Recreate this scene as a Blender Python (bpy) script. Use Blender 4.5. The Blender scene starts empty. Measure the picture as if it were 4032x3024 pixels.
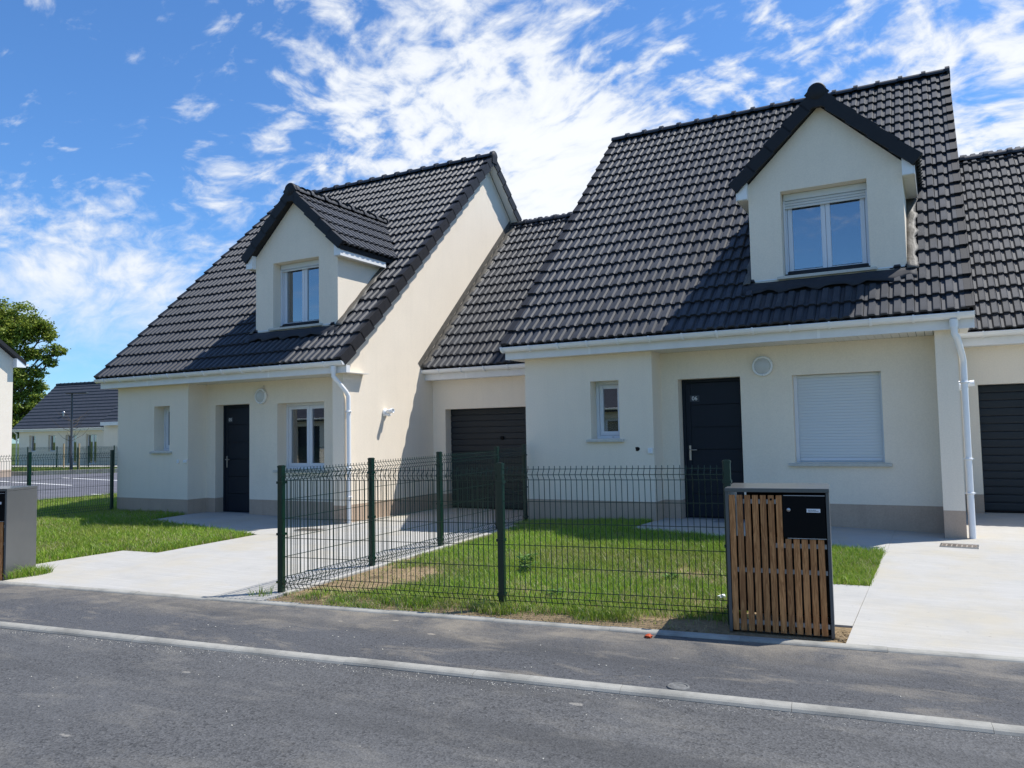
import bpy, bmesh, math, random
import numpy as np
from mathutils import Vector, Matrix
random.seed(7); rng = np.random.default_rng(7)
SC = bpy.context.scene
COL = SC.collection

# ------------------------------------------------------------------ camera
YAW, PIT, ROL = 0.4975, 0.0616, -0.0191
CAM = Vector((6.0116, -11.5268, 1.4924))
def camera():
    fwd = Vector((-math.sin(YAW) * math.cos(PIT), math.cos(YAW) * math.cos(PIT), math.sin(PIT)))
    r = Vector((math.cos(YAW), math.sin(YAW), 0)); u = r.cross(fwd)
    c, s = math.cos(ROL), math.sin(ROL)
    R = c * r + s * u; U = -s * r + c * u
    cd = bpy.data.cameras.new('camera'); cd.sensor_width = 36; cd.lens = 3095.3 / 4032 * 36
    cd.clip_start = 0.05; cd.clip_end = 3000
    co = bpy.data.objects.new('camera', cd); COL.objects.link(co)
    M = Matrix((R, U, -fwd)).transposed().to_4x4(); M.translation = CAM
    co.matrix_world = M
    SC.camera = co
camera()

# ------------------------------------------------------------------ sky, sun, exposure
SUN_DIR = Vector((0.43, 0.37, 1.0)).normalized()
EL = math.asin(SUN_DIR.z); AZ = math.atan2(SUN_DIR.x, SUN_DIR.y)
SKY_STRENGTH, SUN_STRENGTH, EXPOSURE = 0.14, 4.7, 0.38
def world():
    w = bpy.data.worlds.new('World'); SC.world = w; w.use_nodes = True
    nt = w.node_tree; N = nt.nodes; L = nt.links; N.clear()
    def nd(t, **k):
        n = N.new(t)
        for a, b in k.items(): setattr(n, a, b)
        return n
    def val(n, i, v):
        if hasattr(v, 'is_output'): L.new(v, n.inputs[i])
        else: n.inputs[i].default_value = v
    def M(op, a, b=0.0, c=None, clamp=False):
        n = nd('ShaderNodeMath', operation=op, use_clamp=clamp); val(n, 0, a); val(n, 1, b)
        if c is not None: val(n, 2, c)
        return n.outputs[0]
    def VM(op, a, b=(0, 0, 0)):
        n = nd('ShaderNodeVectorMath', operation=op); val(n, 0, a); val(n, 1, b); return n
    out = nd('ShaderNodeOutputWorld'); bg = nd('ShaderNodeBackground'); bg.inputs[1].default_value = SKY_STRENGTH
    L.new(bg.outputs[0], out.inputs[0])
    sky = nd('ShaderNodeTexSky', sky_type='NISHITA', sun_disc=False, sun_elevation=EL, sun_rotation=AZ)
    sky.air_density = 1.0; sky.dust_density = 0.4; sky.ozone_density = 2.2; sky.altitude = 50
    tc = nd('ShaderNodeTexCoord'); D = VM('NORMALIZE', tc.outputs['Generated']).outputs[0]
    sep = nd('ShaderNodeSeparateXYZ'); L.new(D, sep.inputs[0])
    z = M('MAXIMUM', sep.outputs[2], 0.0)
    zz = M('ADD', z, 0.30)
    px = M('DIVIDE', sep.outputs[0], zz); py = M('DIVIDE', sep.outputs[1], zz)
    cb = nd('ShaderNodeCombineXYZ'); L.new(px, cb.inputs[0]); L.new(py, cb.inputs[1])
    P = cb.outputs[0]
    mp = nd('ShaderNodeMapping'); L.new(P, mp.inputs[0]); mp.inputs['Rotation'].default_value = (0, 0, 0.5); mp.inputs['Scale'].default_value = (1.0, 1.25, 1)
    def noise(sc, det, rough, dist=0.0, src=None):
        n = nd('ShaderNodeTexNoise'); n.inputs['Scale'].default_value = sc; n.inputs['Detail'].default_value = det
        n.inputs['Roughness'].default_value = rough; n.inputs['Distortion'].default_value = dist
        L.new(src or mp.outputs[0], n.inputs['Vector']); return n.outputs[0]
    warp = nd('ShaderNodeTexNoise'); warp.inputs['Scale'].default_value = 1.6; warp.inputs['Detail'].default_value = 3; L.new(mp.outputs[0], warp.inputs['Vector'])
    wv = VM('MULTIPLY_ADD', warp.outputs['Color'], (0.35, 0.35, 0)); L.new(mp.outputs[0], wv.inputs[2]); WP = wv.outputs[0]
    big = noise(2.0, 4, 0.55, 0.2)
    puff = noise(15.0, 7, 0.56, 0.25, WP)
    fine = noise(38.0, 6, 0.6, 0.2, WP)
    streak_m = nd('ShaderNodeMapping'); L.new(WP, streak_m.inputs[0]); streak_m.inputs['Rotation'].default_value = (0, 0, 1.0); streak_m.inputs['Scale'].default_value = (1.0, 2.0, 1)
    streak = noise(5.5, 8, 0.60, 0.3, streak_m.outputs[0])
    # where the cloud field is thick and where the blue opens up (directions in the sky)
    cov = None
    for (d, r, a) in CLOUDS:
        dist = VM('DISTANCE', D, d).outputs['Value']
        t = M('DIVIDE', dist, r); t = M('MULTIPLY', t, t); t = M('MULTIPLY', t, -1.0); e = M('EXPONENT', t)
        e = M('MULTIPLY', e, a)
        cov = e if cov is None else M('ADD', cov, e)
    lowf = nd('ShaderNodeMapRange', interpolation_type='SMOOTHSTEP'); L.new(sep.outputs[2], lowf.inputs[0]); lowf.inputs[1].default_value = 0.13; lowf.inputs[2].default_value = 0.33; lowf.inputs[3].default_value = 0.15; lowf.inputs[4].default_value = 1
    pf = M('MULTIPLY_ADD', fine, 0.2, puff); pf = M('SUBTRACT', pf, 0.6); pf = M('MULTIPLY', pf, lowf.outputs[0])
    s = M('MULTIPLY_ADD', pf, 1.25, 0.75)
    s = M('MULTIPLY_ADD', streak, 0.62, s)
    s = M('MULTIPLY_ADD', big, 0.45, s)
    s = M('ADD', s, cov)
    mr = nd('ShaderNodeMapRange', interpolation_type='SMOOTHSTEP'); L.new(s, mr.inputs[0])
    mr.inputs[1].default_value = 1.27; mr.inputs[2].default_value = 1.70; mr.inputs[3].default_value = 0; mr.inputs[4].default_value = 0.95
    hz = nd('ShaderNodeMapRange', interpolation_type='SMOOTHSTEP'); L.new(sep.outputs[2], hz.inputs[0])
    hz.inputs[1].default_value = 0.07; hz.inputs[2].default_value = 0.19; hz.inputs[3].default_value = 0.25; hz.inputs[4].default_value = 1
    dens = M('MULTIPLY', mr.outputs[0], hz.outputs[0])
    # cloud colour: bright tops, greyer thick cores
    core = nd('ShaderNodeMapRange'); L.new(s, core.inputs[0]); core.inputs[1].default_value = 1.5; core.inputs[2].default_value = 1.85
    core.inputs[3].default_value = 0; core.inputs[4].default_value = 1
    cc = nd('ShaderNodeMix', data_type='RGBA'); L.new(core.outputs[0], cc.inputs[0])
    cc.inputs[6].default_value = (4.8, 5.05, 5.4, 1); cc.inputs[7].default_value = (5.6, 5.75, 5.95, 1)
    tint = nd('ShaderNodeMix', data_type='RGBA', blend_type='MULTIPLY'); tint.inputs[0].default_value = 1
    L.new(sky.outputs[0], tint.inputs[6]); tint.inputs[7].default_value = (0.45, 0.72, 1.00, 1)
    mx = nd('ShaderNodeMix', data_type='RGBA'); L.new(dens, mx.inputs[0]); L.new(tint.outputs[2], mx.inputs[6]); L.new(cc.outputs[2], mx.inputs[7])
    L.new(mx.outputs[2], bg.inputs[0])
CLOUDS = [((-0.60,0.70,0.38),0.15,0.13), ((-0.52,0.75,0.42),0.13,0.08), ((-0.40,0.86,0.31),0.14,0.55), ((-0.526,0.703,0.479),0.13,0.06), ((-0.084,0.904,0.419),0.13,0.08),
          ((0.065,0.942,0.328),0.12,0.24), ((-0.842,0.51,0.178),0.12,0.27), ((-0.76,0.62,0.20),0.10,0.16), ((-0.772,0.53,0.352),0.15,-0.20), ((-0.283,0.869,0.43),0.09,-0.10), ((-0.25,0.90,0.36),0.10,0.12)]
world()
def sun():
    ld = bpy.data.lights.new('sun', 'SUN'); ld.energy = SUN_STRENGTH; ld.angle = math.radians(0.5); ld.color = (1.0, 0.962, 0.895)
    lo = bpy.data.objects.new('sun', ld); COL.objects.link(lo); lo.location = (20, 20, 40)
    lo.rotation_euler = SUN_DIR.to_track_quat('Z', 'Y').to_euler()
sun()
SC.view_settings.view_transform = 'Standard'; SC.view_settings.look = 'None'
SC.view_settings.exposure = EXPOSURE; SC.view_settings.gamma = 1; SC.view_settings.use_curve_mapping = False
SC.render.engine = 'CYCLES'
SC.cycles.max_bounces = 8; SC.cycles.transparent_max_bounces = 12

# ------------------------------------------------------------------ materials
def mat(name, base, rough=0.6, spec=0.5, metal=0.0, var=0.0, vscale=4.0, bump=0.0, bscale=60.0, col2=None, c2scale=2.0, c2lo=0.5, c2hi=0.7, objvar=0.0, stretch=None, dist=0.002, detail=4):
    m = bpy.data.materials.new(name); m.use_nodes = True
    nt = m.node_tree; N = nt.nodes; L = nt.links
    b = N['Principled BSDF']
    b.inputs['Base Color'].default_value = (*base, 1); b.inputs['Roughness'].default_value = rough
    b.inputs['Specular IOR Level'].default_value = spec; b.inputs['Metallic'].default_value = metal
    tc = N.new('ShaderNodeTexCoord'); vec = tc.outputs['Object']
    if stretch:
        mp = N.new('ShaderNodeMapping'); mp.inputs['Scale'].default_value = stretch; L.new(vec, mp.inputs[0]); vec = mp.outputs[0]
    def noise(sc, det=4, rough=0.6):
        n = N.new('ShaderNodeTexNoise'); n.inputs['Scale'].default_value = sc; n.inputs['Detail'].default_value = det
        n.inputs['Roughness'].default_value = rough; L.new(vec, n.inputs['Vector']); return n
    cur = None
    if col2 is not None:
        n = noise(c2scale, 6); r = N.new('ShaderNodeMapRange'); r.inputs[1].default_value = c2lo; r.inputs[2].default_value = c2hi
        L.new(n.outputs[0], r.inputs[0]); mx = N.new('ShaderNodeMix'); mx.data_type = 'RGBA'
        mx.inputs[6].default_value = (*base, 1); mx.inputs[7].default_value = (*col2, 1); L.new(r.outputs[0], mx.inputs[0]); cur = mx.outputs[2]
    if var or objvar:
        h = N.new('ShaderNodeHueSaturation')
        if cur is None: h.inputs['Color'].default_value = (*base, 1)
        else: L.new(cur, h.inputs['Color'])
        v = None
        if var:
            n = noise(vscale, 8, 0.65); r = N.new('ShaderNodeMapRange'); r.inputs[1].default_value = 0.3; r.inputs[2].default_value = 0.7
            r.inputs[3].default_value = 1 - var; r.inputs[4].default_value = 1 + var; L.new(n.outputs[0], r.inputs[0]); v = r.outputs[0]
        if objvar:
            oi = N.new('ShaderNodeObjectInfo'); r2 = N.new('ShaderNodeMapRange'); r2.inputs[3].default_value = 1 - objvar; r2.inputs[4].default_value = 1 + objvar
            L.new(oi.outputs['Random'], r2.inputs[0])
            if v is None: v = r2.outputs[0]
            else:
                mm = N.new('ShaderNodeMath'); mm.operation = 'MULTIPLY'; L.new(v, mm.inputs[0]); L.new(r2.outputs[0], mm.inputs[1]); v = mm.outputs[0]
        L.new(v, h.inputs['Value']); cur = h.outputs[0]
    if cur is not None: L.new(cur, b.inputs['Base Color'])
    if bump:
        n = noise(bscale, detail, 0.7); bp = N.new('ShaderNodeBump'); bp.inputs['Strength'].default_value = bump; bp.inputs['Distance'].default_value = dist
        L.new(n.outputs[0], bp.inputs['Height']); L.new(bp.outputs[0], b.inputs['Normal'])
    return m

M = {}
M['render'] = mat('cream_render', (0.86, 0.758, 0.618), 0.92, 0.2, var=0.022, vscale=1.6, bump=0.5, bscale=260, dist=0.0015, col2=(0.83, 0.728, 0.59), c2scale=0.7, c2lo=0.52, c2hi=0.78)
def weather(m, streak=0.03, grain=0.045):
    nt = m.node_tree; N = nt.nodes; L = nt.links; b = N['Principled BSDF']; src = b.inputs['Base Color'].links[0].from_socket
    tc = N.new('ShaderNodeTexCoord')
    def noise(sc, vec, det, lo, hi, a, c):
        n = N.new('ShaderNodeTexNoise'); n.inputs['Scale'].default_value = sc; n.inputs['Detail'].default_value = det; n.inputs['Roughness'].default_value = 0.65; L.new(vec, n.inputs['Vector'])
        r = N.new('ShaderNodeMapRange'); r.inputs[1].default_value = lo; r.inputs[2].default_value = hi; r.inputs[3].default_value = a; r.inputs[4].default_value = c; L.new(n.outputs[0], r.inputs[0]); return r.outputs[0]
    mp = N.new('ShaderNodeMapping'); mp.inputs['Scale'].default_value = (5, 5, 0.5); L.new(tc.outputs['Object'], mp.inputs[0])
    st = noise(1.6, mp.outputs[0], 6, 0.48, 0.72, 1.0, 1 - streak); gr = noise(55, tc.outputs['Object'], 3, 0.3, 0.7, 1 - grain, 1 + grain)
    m1 = N.new('ShaderNodeMath'); m1.operation = 'MULTIPLY'; L.new(st, m1.inputs[0]); L.new(gr, m1.inputs[1])
    h = N.new('ShaderNodeHueSaturation'); L.new(src, h.inputs['Color']); L.new(m1.outputs[0], h.inputs['Value']); L.new(h.outputs[0], b.inputs['Base Color'])
weather(M['render'])
M['plinth'] = mat('taupe_render', (0.48, 0.365, 0.275), 0.92, 0.2, var=0.06, vscale=2.5, bump=0.5, bscale=260, dist=0.0015)
weather(M['plinth'], 0.06, 0.08)
M['foundation'] = mat('bare_concrete_base', (0.42, 0.40, 0.37), 0.9, 0.2, var=0.1, vscale=8)
M['pvc'] = mat('white_pvc', (0.83, 0.83, 0.82), 0.35, 0.5, var=0.03, vscale=3)
M['fascia'] = mat('shade_greyed_fascia_board', (0.76, 0.76, 0.75), 0.4, 0.4, var=0.05, vscale=4)  # white board greyed: its shading against the gutter is put into the colour
M['soffit'] = mat('white_soffit', (0.74, 0.71, 0.65), 0.5, 0.4)
M['tile'] = mat('anthracite_concrete_tile', (0.038, 0.041, 0.049), 0.58, 0.34, var=0.22, vscale=5, objvar=0.16, bump=0.12, bscale=300, dist=0.001)
M['tile_dark'] = mat('anthracite_verge_tile', (0.018, 0.018, 0.021), 0.6, 0.3, var=0.1, vscale=10, objvar=0.06)
M['deck'] = mat('roof_underlay', (0.03, 0.03, 0.032), 0.8, 0.2)
M['lead'] = mat('lead_flashing', (0.105, 0.096, 0.082), 0.6, 0.4, var=0.3, vscale=9, bump=0.6, bscale=14, dist=0.02)
M['apron'] = mat('shadowed_lead_apron', (0.030, 0.031, 0.036), 0.7, 0.3, var=0.2, vscale=8)  # same lead as the flashing, with the shadow under the dormer painted in
M['garage'] = mat('slate_grey_steel_door', (0.014, 0.020, 0.026), 0.5, 0.35, var=0.05, vscale=3)
M['door'] = mat('anthracite_door_leaf', (0.009, 0.014, 0.023), 0.5, 0.25)
M['frame'] = mat('pale_grey_window_frame', (0.72, 0.74, 0.78), 0.35, 0.5)
M['shutter'] = mat('pale_grey_shutter_slat', (0.66, 0.69, 0.70), 0.4, 0.5)
M['sill'] = mat('precast_concrete_sill', (0.56, 0.54, 0.48), 0.85, 0.3, var=0.1, vscale=12)
M['metal'] = mat('brushed_metal', (0.45, 0.44, 0.43), 0.3, 0.5, metal=0.9)
M['steel'] = mat('galvanised_bar', (0.55, 0.53, 0.50), 0.5, 0.5, metal=0.3, var=0.1, vscale=20)
M['black'] = mat('black_letterbox', (0.002, 0.002, 0.0025), 0.6, 0.15)
M['slatebox'] = mat('slate_grey_coated_steel', (0.095, 0.099, 0.099), 0.30, 0.5, var=0.05, vscale=6)
M['green'] = mat('moss_green_coated_steel', (0.0025, 0.024, 0.015), 0.30, 0.5)
M['lampglass'] = mat('frosted_lamp_cover', (0.55, 0.56, 0.55), 0.25, 0.5)
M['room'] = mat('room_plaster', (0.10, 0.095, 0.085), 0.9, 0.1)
M['lettering'] = mat('white_lettering', (0.8, 0.8, 0.8), 0.5, 0.3)
M['plate'] = mat('grey_number_plate', (0.030, 0.036, 0.05), 0.4, 0.5)
M['dark'] = mat('dark_cavity', (0.02, 0.018, 0.016), 0.9, 0.1)
M['paper'] = mat('white_paper', (0.8, 0.8, 0.8), 0.7, 0.2)
M['orange'] = mat('orange_litter', (0.42, 0.07, 0.02), 0.6, 0.3)
M['threshold'] = mat('grey_stone_step', (0.23, 0.24, 0.25), 0.8, 0.3, var=0.08, vscale=10)
M['white_paint'] = mat('white_road_paint', (0.75, 0.75, 0.73), 0.7, 0.3, var=0.08, vscale=3)
M['kerb'] = mat('pale_concrete_kerb', (0.31, 0.30, 0.265), 0.85, 0.3, var=0.14, vscale=7, objvar=0.05, bump=0.4, bscale=120, dist=0.002, col2=(0.19, 0.185, 0.165), c2scale=3.0)
M['soil'] = mat('sandy_soil', (0.30, 0.22, 0.13), 0.95, 0.1, var=0.3, vscale=25, bump=0.9, bscale=60, dist=0.02, col2=(0.16, 0.12, 0.07), c2scale=4)
M['earth'] = mat('field_grass', (0.07, 0.10, 0.025), 0.95, 0.1, var=0.25, vscale=3, bump=0.6, bscale=30, dist=0.03)
M['bark'] = mat('grey_brown_bark', (0.10, 0.08, 0.06), 0.9, 0.2, var=0.3, vscale=10)
M['stake'] = mat('pale_timber_stake', (0.42, 0.32, 0.20), 0.8, 0.2)
M['pole'] = mat('dark_grey_lamp_pole', (0.03, 0.033, 0.037), 0.4, 0.5)
M['interior_dark'] = M['room']

def mat_glass():
    m = bpy.data.materials.new('window_glass'); m.use_nodes = True; nt = m.node_tree; N = nt.nodes; L = nt.links; N.clear()
    o = N.new('ShaderNodeOutputMaterial'); mx = N.new('ShaderNodeMixShader'); tr = N.new('ShaderNodeBsdfTransparent'); gl = N.new('ShaderNodeBsdfGlossy')
    tr.inputs[0].default_value = (0.55, 0.58, 0.60, 1); gl.inputs['Roughness'].default_value = 0.01; gl.inputs['Color'].default_value = (0.95, 0.97, 1, 1)
    fr = N.new('ShaderNodeFresnel'); fr.inputs[0].default_value = 1.75
    ml = N.new('ShaderNodeMath'); ml.operation = 'MULTIPLY_ADD'; ml.inputs[1].default_value = 1.6; ml.inputs[2].default_value = 0.17; ml.use_clamp = True
    L.new(fr.outputs[0], ml.inputs[0]); L.new(ml.outputs[0], mx.inputs[0]); L.new(tr.outputs[0], mx.inputs[1]); L.new(gl.outputs[0], mx.inputs[2]); L.new(mx.outputs[0], o.inputs[0])
    return m
M['glass'] = mat_glass()

def mat_wood():
    m = mat('larch_slat', (0.36, 0.19, 0.085), 0.62, 0.35, objvar=0.22)
    nt = m.node_tree; N = nt.nodes; L = nt.links; b = N['Principled BSDF']
    tc = N.new('ShaderNodeTexCoord'); oi = N.new('ShaderNodeObjectInfo')
    off = N.new('ShaderNodeVectorMath'); off.operation = 'MULTIPLY_ADD'; off.inputs[1].default_value = (1, 1, 1)
    sc = N.new('ShaderNodeVectorMath'); sc.operation = 'SCALE'; sc.inputs['Scale'].default_value = 37.0
    cmb = N.new('ShaderNodeCombineXYZ')
    for i in range(3): L.new(oi.outputs['Random'], cmb.inputs[i])
    L.new(cmb.outputs[0], sc.inputs[0]); L.new(tc.outputs['Object'], off.inputs[0]); L.new(sc.outputs[0], off.inputs[2])
    mp = N.new('ShaderNodeMapping'); mp.inputs['Scale'].default_value = (30, 30, 2.2); L.new(off.outputs[0], mp.inputs[0])
    n = N.new('ShaderNodeTexNoise'); n.inputs['Scale'].default_value = 1.6; n.inputs['Detail'].default_value = 3; n.inputs['Distortion'].default_value = 1.4; L.new(mp.outputs[0], n.inputs['Vector'])
    w = N.new('ShaderNodeMath'); w.operation = 'MULTIPLY'; w.inputs[1].default_value = 22; L.new(n.outputs[0], w.inputs[0])
    sn = N.new('ShaderNodeMath'); sn.operation = 'SINE'; L.new(w.outputs[0], sn.inputs[0])
    mr = N.new('ShaderNodeMapRange'); mr.inputs[1].default_value = -1; mr.inputs[2].default_value = 1; L.new(sn.outputs[0], mr.inputs[0])
    mx = N.new('ShaderNodeMix'); mx.data_type = 'RGBA'; mx.inputs[6].default_value = (0.34, 0.135, 0.042, 1); mx.inputs[7].default_value = (0.58, 0.265, 0.095, 1); L.new(mr.outputs[0], mx.inputs[0])
    h = [x for x in N if x.type == 'HUE_SAT'][0]; L.new(mx.outputs[2], h.inputs['Color'])
    return m
M['wood'] = mat_wood()
_cb = M['slatebox'].node_tree.nodes['Principled BSDF']; _cb.inputs['Coat Weight'].default_value = 0.25; _cb.inputs['Coat Roughness'].default_value = 0.06

def mat_asphalt(name, base, dust, dust_amt, grain=1.0, edge=False):
    m = bpy.data.materials.new(name); m.use_nodes = True; nt = m.node_tree; N = nt.nodes; L = nt.links; b = N['Principled BSDF']
    tc = N.new('ShaderNodeTexCoord'); v = tc.outputs['Object']
    def noise(sc, det=4, rough=0.6, src=v, dist=0.0):
        n = N.new('ShaderNodeTexNoise'); n.inputs['Scale'].default_value = sc; n.inputs['Detail'].default_value = det; n.inputs['Roughness'].default_value = rough
        n.inputs['Distortion'].default_value = dist; L.new(src, n.inputs['Vector']); return n.outputs[0]
    def rng_(x, a, c, lo=0.0, hi=1.0):
        r = N.new('ShaderNodeMapRange'); r.inputs[1].default_value = a; r.inputs[2].default_value = c; r.inputs[3].default_value = lo; r.inputs[4].default_value = hi; L.new(x, r.inputs[0]); return r.outputs[0]
    def mix(f, a, c):
        x = N.new('ShaderNodeMix'); x.data_type = 'RGBA'
        for i, q in ((6, a), (7, c)):
            if hasattr(q, 'is_output'): L.new(q, x.inputs[i])
            else: x.inputs[i].default_value = (*q, 1)
        L.new(f, x.inputs[0]); return x.outputs[2]
    vo = N.new('ShaderNodeTexVoronoi'); vo.inputs['Scale'].default_value = 85; L.new(v, vo.inputs['Vector'])
    speck = rng_(vo.outputs['Color'], 0.15, 0.95)
    c = mix(speck, tuple(x * max(.15, 1 - 0.50 * grain) for x in base), tuple(x * (1 + 0.62 * grain) for x in base))
    grit = rng_(noise(38, 5, 0.75), 0.35, 0.7); c = mix(grit, c, tuple(x * 1.25 for x in base))
    pore = rng_(noise(34, 3, 0.6), 0.40, 0.32, 0.0, 0.8); c = mix(pore, c, tuple(x * 0.3 for x in base))
    big = rng_(noise(0.7, 7, 0.62, dist=0.6), 0.40, 0.68, 0.0, 0.35); c = mix(big, c, tuple(x * 1.7 for x in base))
    tw = N.new('ShaderNodeMapping'); tw.inputs['Rotation'].default_value = (0, 0, -0.12); tw.inputs['Scale'].default_value = (0.10, 1.25, 1); L.new(v, tw.inputs[0])
    tr_ = rng_(noise(1.5, 4, 0.6, tw.outputs[0]), 0.5, 0.66, 0, 0.5); c = mix(tr_, c, tuple(x * 0.62 for x in base))   # darker wheel tracks along the street
    mp = N.new('ShaderNodeMapping'); mp.inputs['Rotation'].default_value = (0, 0, -0.12); mp.inputs['Scale'].default_value = (0.55, 1.5, 1); L.new(v, mp.inputs[0])
    d1 = rng_(noise(2.1, 9, 0.72, mp.outputs[0], 0.4), 0.52, 0.74, 0.0, dust_amt); c = mix(d1, c, dust)
    if edge:   # sand washed out of the gardens lies along the edging stones
        sp = N.new('ShaderNodeSeparateXYZ'); L.new(v, sp.inputs[0])
        q = N.new('ShaderNodeMath'); q.operation = 'MULTIPLY_ADD'; q.inputs[1].default_value = -0.122; L.new(sp.outputs[0], q.inputs[0]); L.new(sp.outputs[1], q.inputs[2])
        near = rng_(q.outputs[0], -6.75, -6.05, 0, 1); nz = rng_(noise(1.7, 8, 0.7, dist=0.5), 0.38, 0.62)
        f = N.new('ShaderNodeMath'); f.operation = 'MULTIPLY'; L.new(near, f.inputs[0]); L.new(nz, f.inputs[1])
        f2 = N.new('ShaderNodeMath'); f2.operation = 'MULTIPLY'; f2.inputs[1].default_value = 0.75; L.new(f.outputs[0], f2.inputs[0]); c = mix(f2.outputs[0], c, dust)
    vs = N.new('ShaderNodeTexVoronoi'); vs.inputs['Scale'].default_value = 2.3; vs.inputs['Randomness'].default_value = 1; L.new(mp.outputs[0], vs.inputs['Vector'])
    dd = N.new('ShaderNodeMath'); dd.operation = 'ADD'; L.new(vs.outputs['Distance'], dd.inputs[0])
    nn = N.new('ShaderNodeMath'); nn.operation = 'MULTIPLY_ADD'; nn.inputs[1].default_value = 0.30; nn.inputs[2].default_value = -0.15; L.new(noise(9, 4), nn.inputs[0]); L.new(nn.outputs[0], dd.inputs[1])
    spot = rng_(dd.outputs[0], 0.045, 0.02, 0.0, 0.6 * min(1, dust_amt * 2)); c = mix(spot, c, tuple(min(1, x * 1.5) for x in dust))
    L.new(c, b.inputs['Base Color']); b.inputs['Roughness'].default_value = 0.78; b.inputs['Specular IOR Level'].default_value = 0.35
    bp = N.new('ShaderNodeBump'); bp.inputs['Strength'].default_value = 0.7; bp.inputs['Distance'].default_value = 0.004
    L.new(vo.outputs['Distance'], bp.inputs['Height'])
    bp2 = N.new('ShaderNodeBump'); bp2.inputs['Strength'].default_value = 0.2; bp2.inputs['Distance'].default_value = 0.02; L.new(noise(9, 6, 0.7), bp2.inputs['Height']); L.new(bp.outputs[0], bp2.inputs['Normal'])
    L.new(bp2.outputs[0], b.inputs['Normal'])
    return m
M['road'] = mat_asphalt('road_asphalt', (0.071, 0.071, 0.071), (0.23, 0.215, 0.185), 0.40, 1.45)
M['walk'] = mat_asphalt('pavement_asphalt', (0.063, 0.064, 0.067), (0.24, 0.21, 0.165), 0.8, 1.0, True)
M['lot'] = mat_asphalt('car_park_asphalt', (0.10, 0.10, 0.115), (0.22, 0.21, 0.20), 0.2, 0.6)

def mat_concrete():
    m = bpy.data.materials.new('brushed_concrete'); m.use_nodes = True; nt = m.node_tree; N = nt.nodes; L = nt.links; b = N['Principled BSDF']
    tc = N.new('ShaderNodeTexCoord'); v = tc.outputs['Object']
    def noise(sc, det, rough, src):
        n = N.new('ShaderNodeTexNoise'); n.inputs['Scale'].default_value = sc; n.inputs['Detail'].default_value = det; n.inputs['Roughness'].default_value = rough; L.new(src, n.inputs['Vector']); return n.outputs[0]
    def rng_(x, a, c, lo=0.0, hi=1.0):
        r = N.new('ShaderNodeMapRange'); r.inputs[1].default_value = a; r.inputs[2].default_value = c; r.inputs[3].default_value = lo; r.inputs[4].default_value = hi; L.new(x, r.inputs[0]); return r.outputs[0]
    def mix(f, a, c):
        x = N.new('ShaderNodeMix'); x.data_type = 'RGBA'
        for i, q in ((6, a), (7, c)):
            if hasattr(q, 'is_output'): L.new(q, x.inputs[i])
            else: x.inputs[i].default_value = (*q, 1)
        L.new(f, x.inputs[0]); return x.outputs[2]
    mp = N.new('ShaderNodeMapping'); mp.inputs['Rotation'].default_value = (0, 0, -0.05); mp.inputs['Scale'].default_value = (0.5, 62, 1); L.new(v, mp.inputs[0])
    br = noise(1.6, 6, 0.7, mp.outputs[0])
    c = mix(rng_(br, 0.34, 0.66), (0.365, 0.355, 0.33), (0.475, 0.46, 0.43))
    c = mix(rng_(noise(0.9, 7, 0.65, v), 0.46, 0.66, 0, 0.6), c, (0.43, 0.38, 0.28))
    c = mix(rng_(noise(2.2, 8, 0.72, v), 0.48, 0.72, 0, 0.6), c, (0.34, 0.335, 0.32))
    c = mix(rng_(noise(26, 3, 0.5, v), 0.70, 0.74, 0, 0.5), c, (0.22, 0.21, 0.20))
    L.new(c, b.inputs['Base Color']); b.inputs['Roughness'].default_value = 0.85; b.inputs['Specular IOR Level'].default_value = 0.3
    bp = N.new('ShaderNodeBump'); bp.inputs['Strength'].default_value = 0.8; bp.inputs['Distance'].default_value = 0.006; L.new(br, bp.inputs['Height']); L.new(bp.outputs[0], b.inputs['Normal'])
    return m
M['concrete'] = mat_concrete()

def mat_leaf(name, attr='tint', trans=0.35):
    m = bpy.data.materials.new(name); m.use_nodes = True; nt = m.node_tree; N = nt.nodes; L = nt.links; N.clear()
    o = N.new('ShaderNodeOutputMaterial'); a = N.new('ShaderNodeAttribute'); a.attribute_name = attr
    d = N.new('ShaderNodeBsdfPrincipled'); d.inputs['Roughness'].default_value = 0.5; d.inputs['Specular IOR Level'].default_value = 0.35
    t = N.new('ShaderNodeBsdfTranslucent'); mx = N.new('ShaderNodeMixShader'); mx.inputs[0].default_value = trans
    L.new(a.outputs['Color'], d.inputs['Base Color']); L.new(a.outputs['Color'], t.inputs['Color'])
    L.new(d.outputs[0], mx.inputs[1]); L.new(t.outputs[0], mx.inputs[2]); L.new(mx.outputs[0], o.inputs[0])
    return m
M['blade'] = mat_leaf('grass_blade'); M['leaf'] = mat_leaf('tree_leaf', trans=0.3)

# ------------------------------------------------------------------ helpers
def tag(o, label=None, cat=None, group=None, kind=None):
    if label: o['label'] = label
    if cat: o['category'] = cat
    if group: o['group'] = group
    if kind: o['kind'] = kind
    return o
def empty(name, loc=(0, 0, 0), rz=0.0):
    o = bpy.data.objects.new(name, None); COL.objects.link(o); o.location = loc; o.rotation_euler = (0, 0, rz); o.empty_display_size = 0.2
    return o
def link(name, me, parent=None, mtx=None):
    o = bpy.data.objects.new(name, me); COL.objects.link(o); o.parent = parent
    if mtx is not None: o.matrix_basis = mtx
    return o
def copy_tree(o, parent=None):
    c = o.copy(); COL.objects.link(c); c.parent = parent
    for ch in list(o.children): copy_tree(ch, c)
    return c

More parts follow.
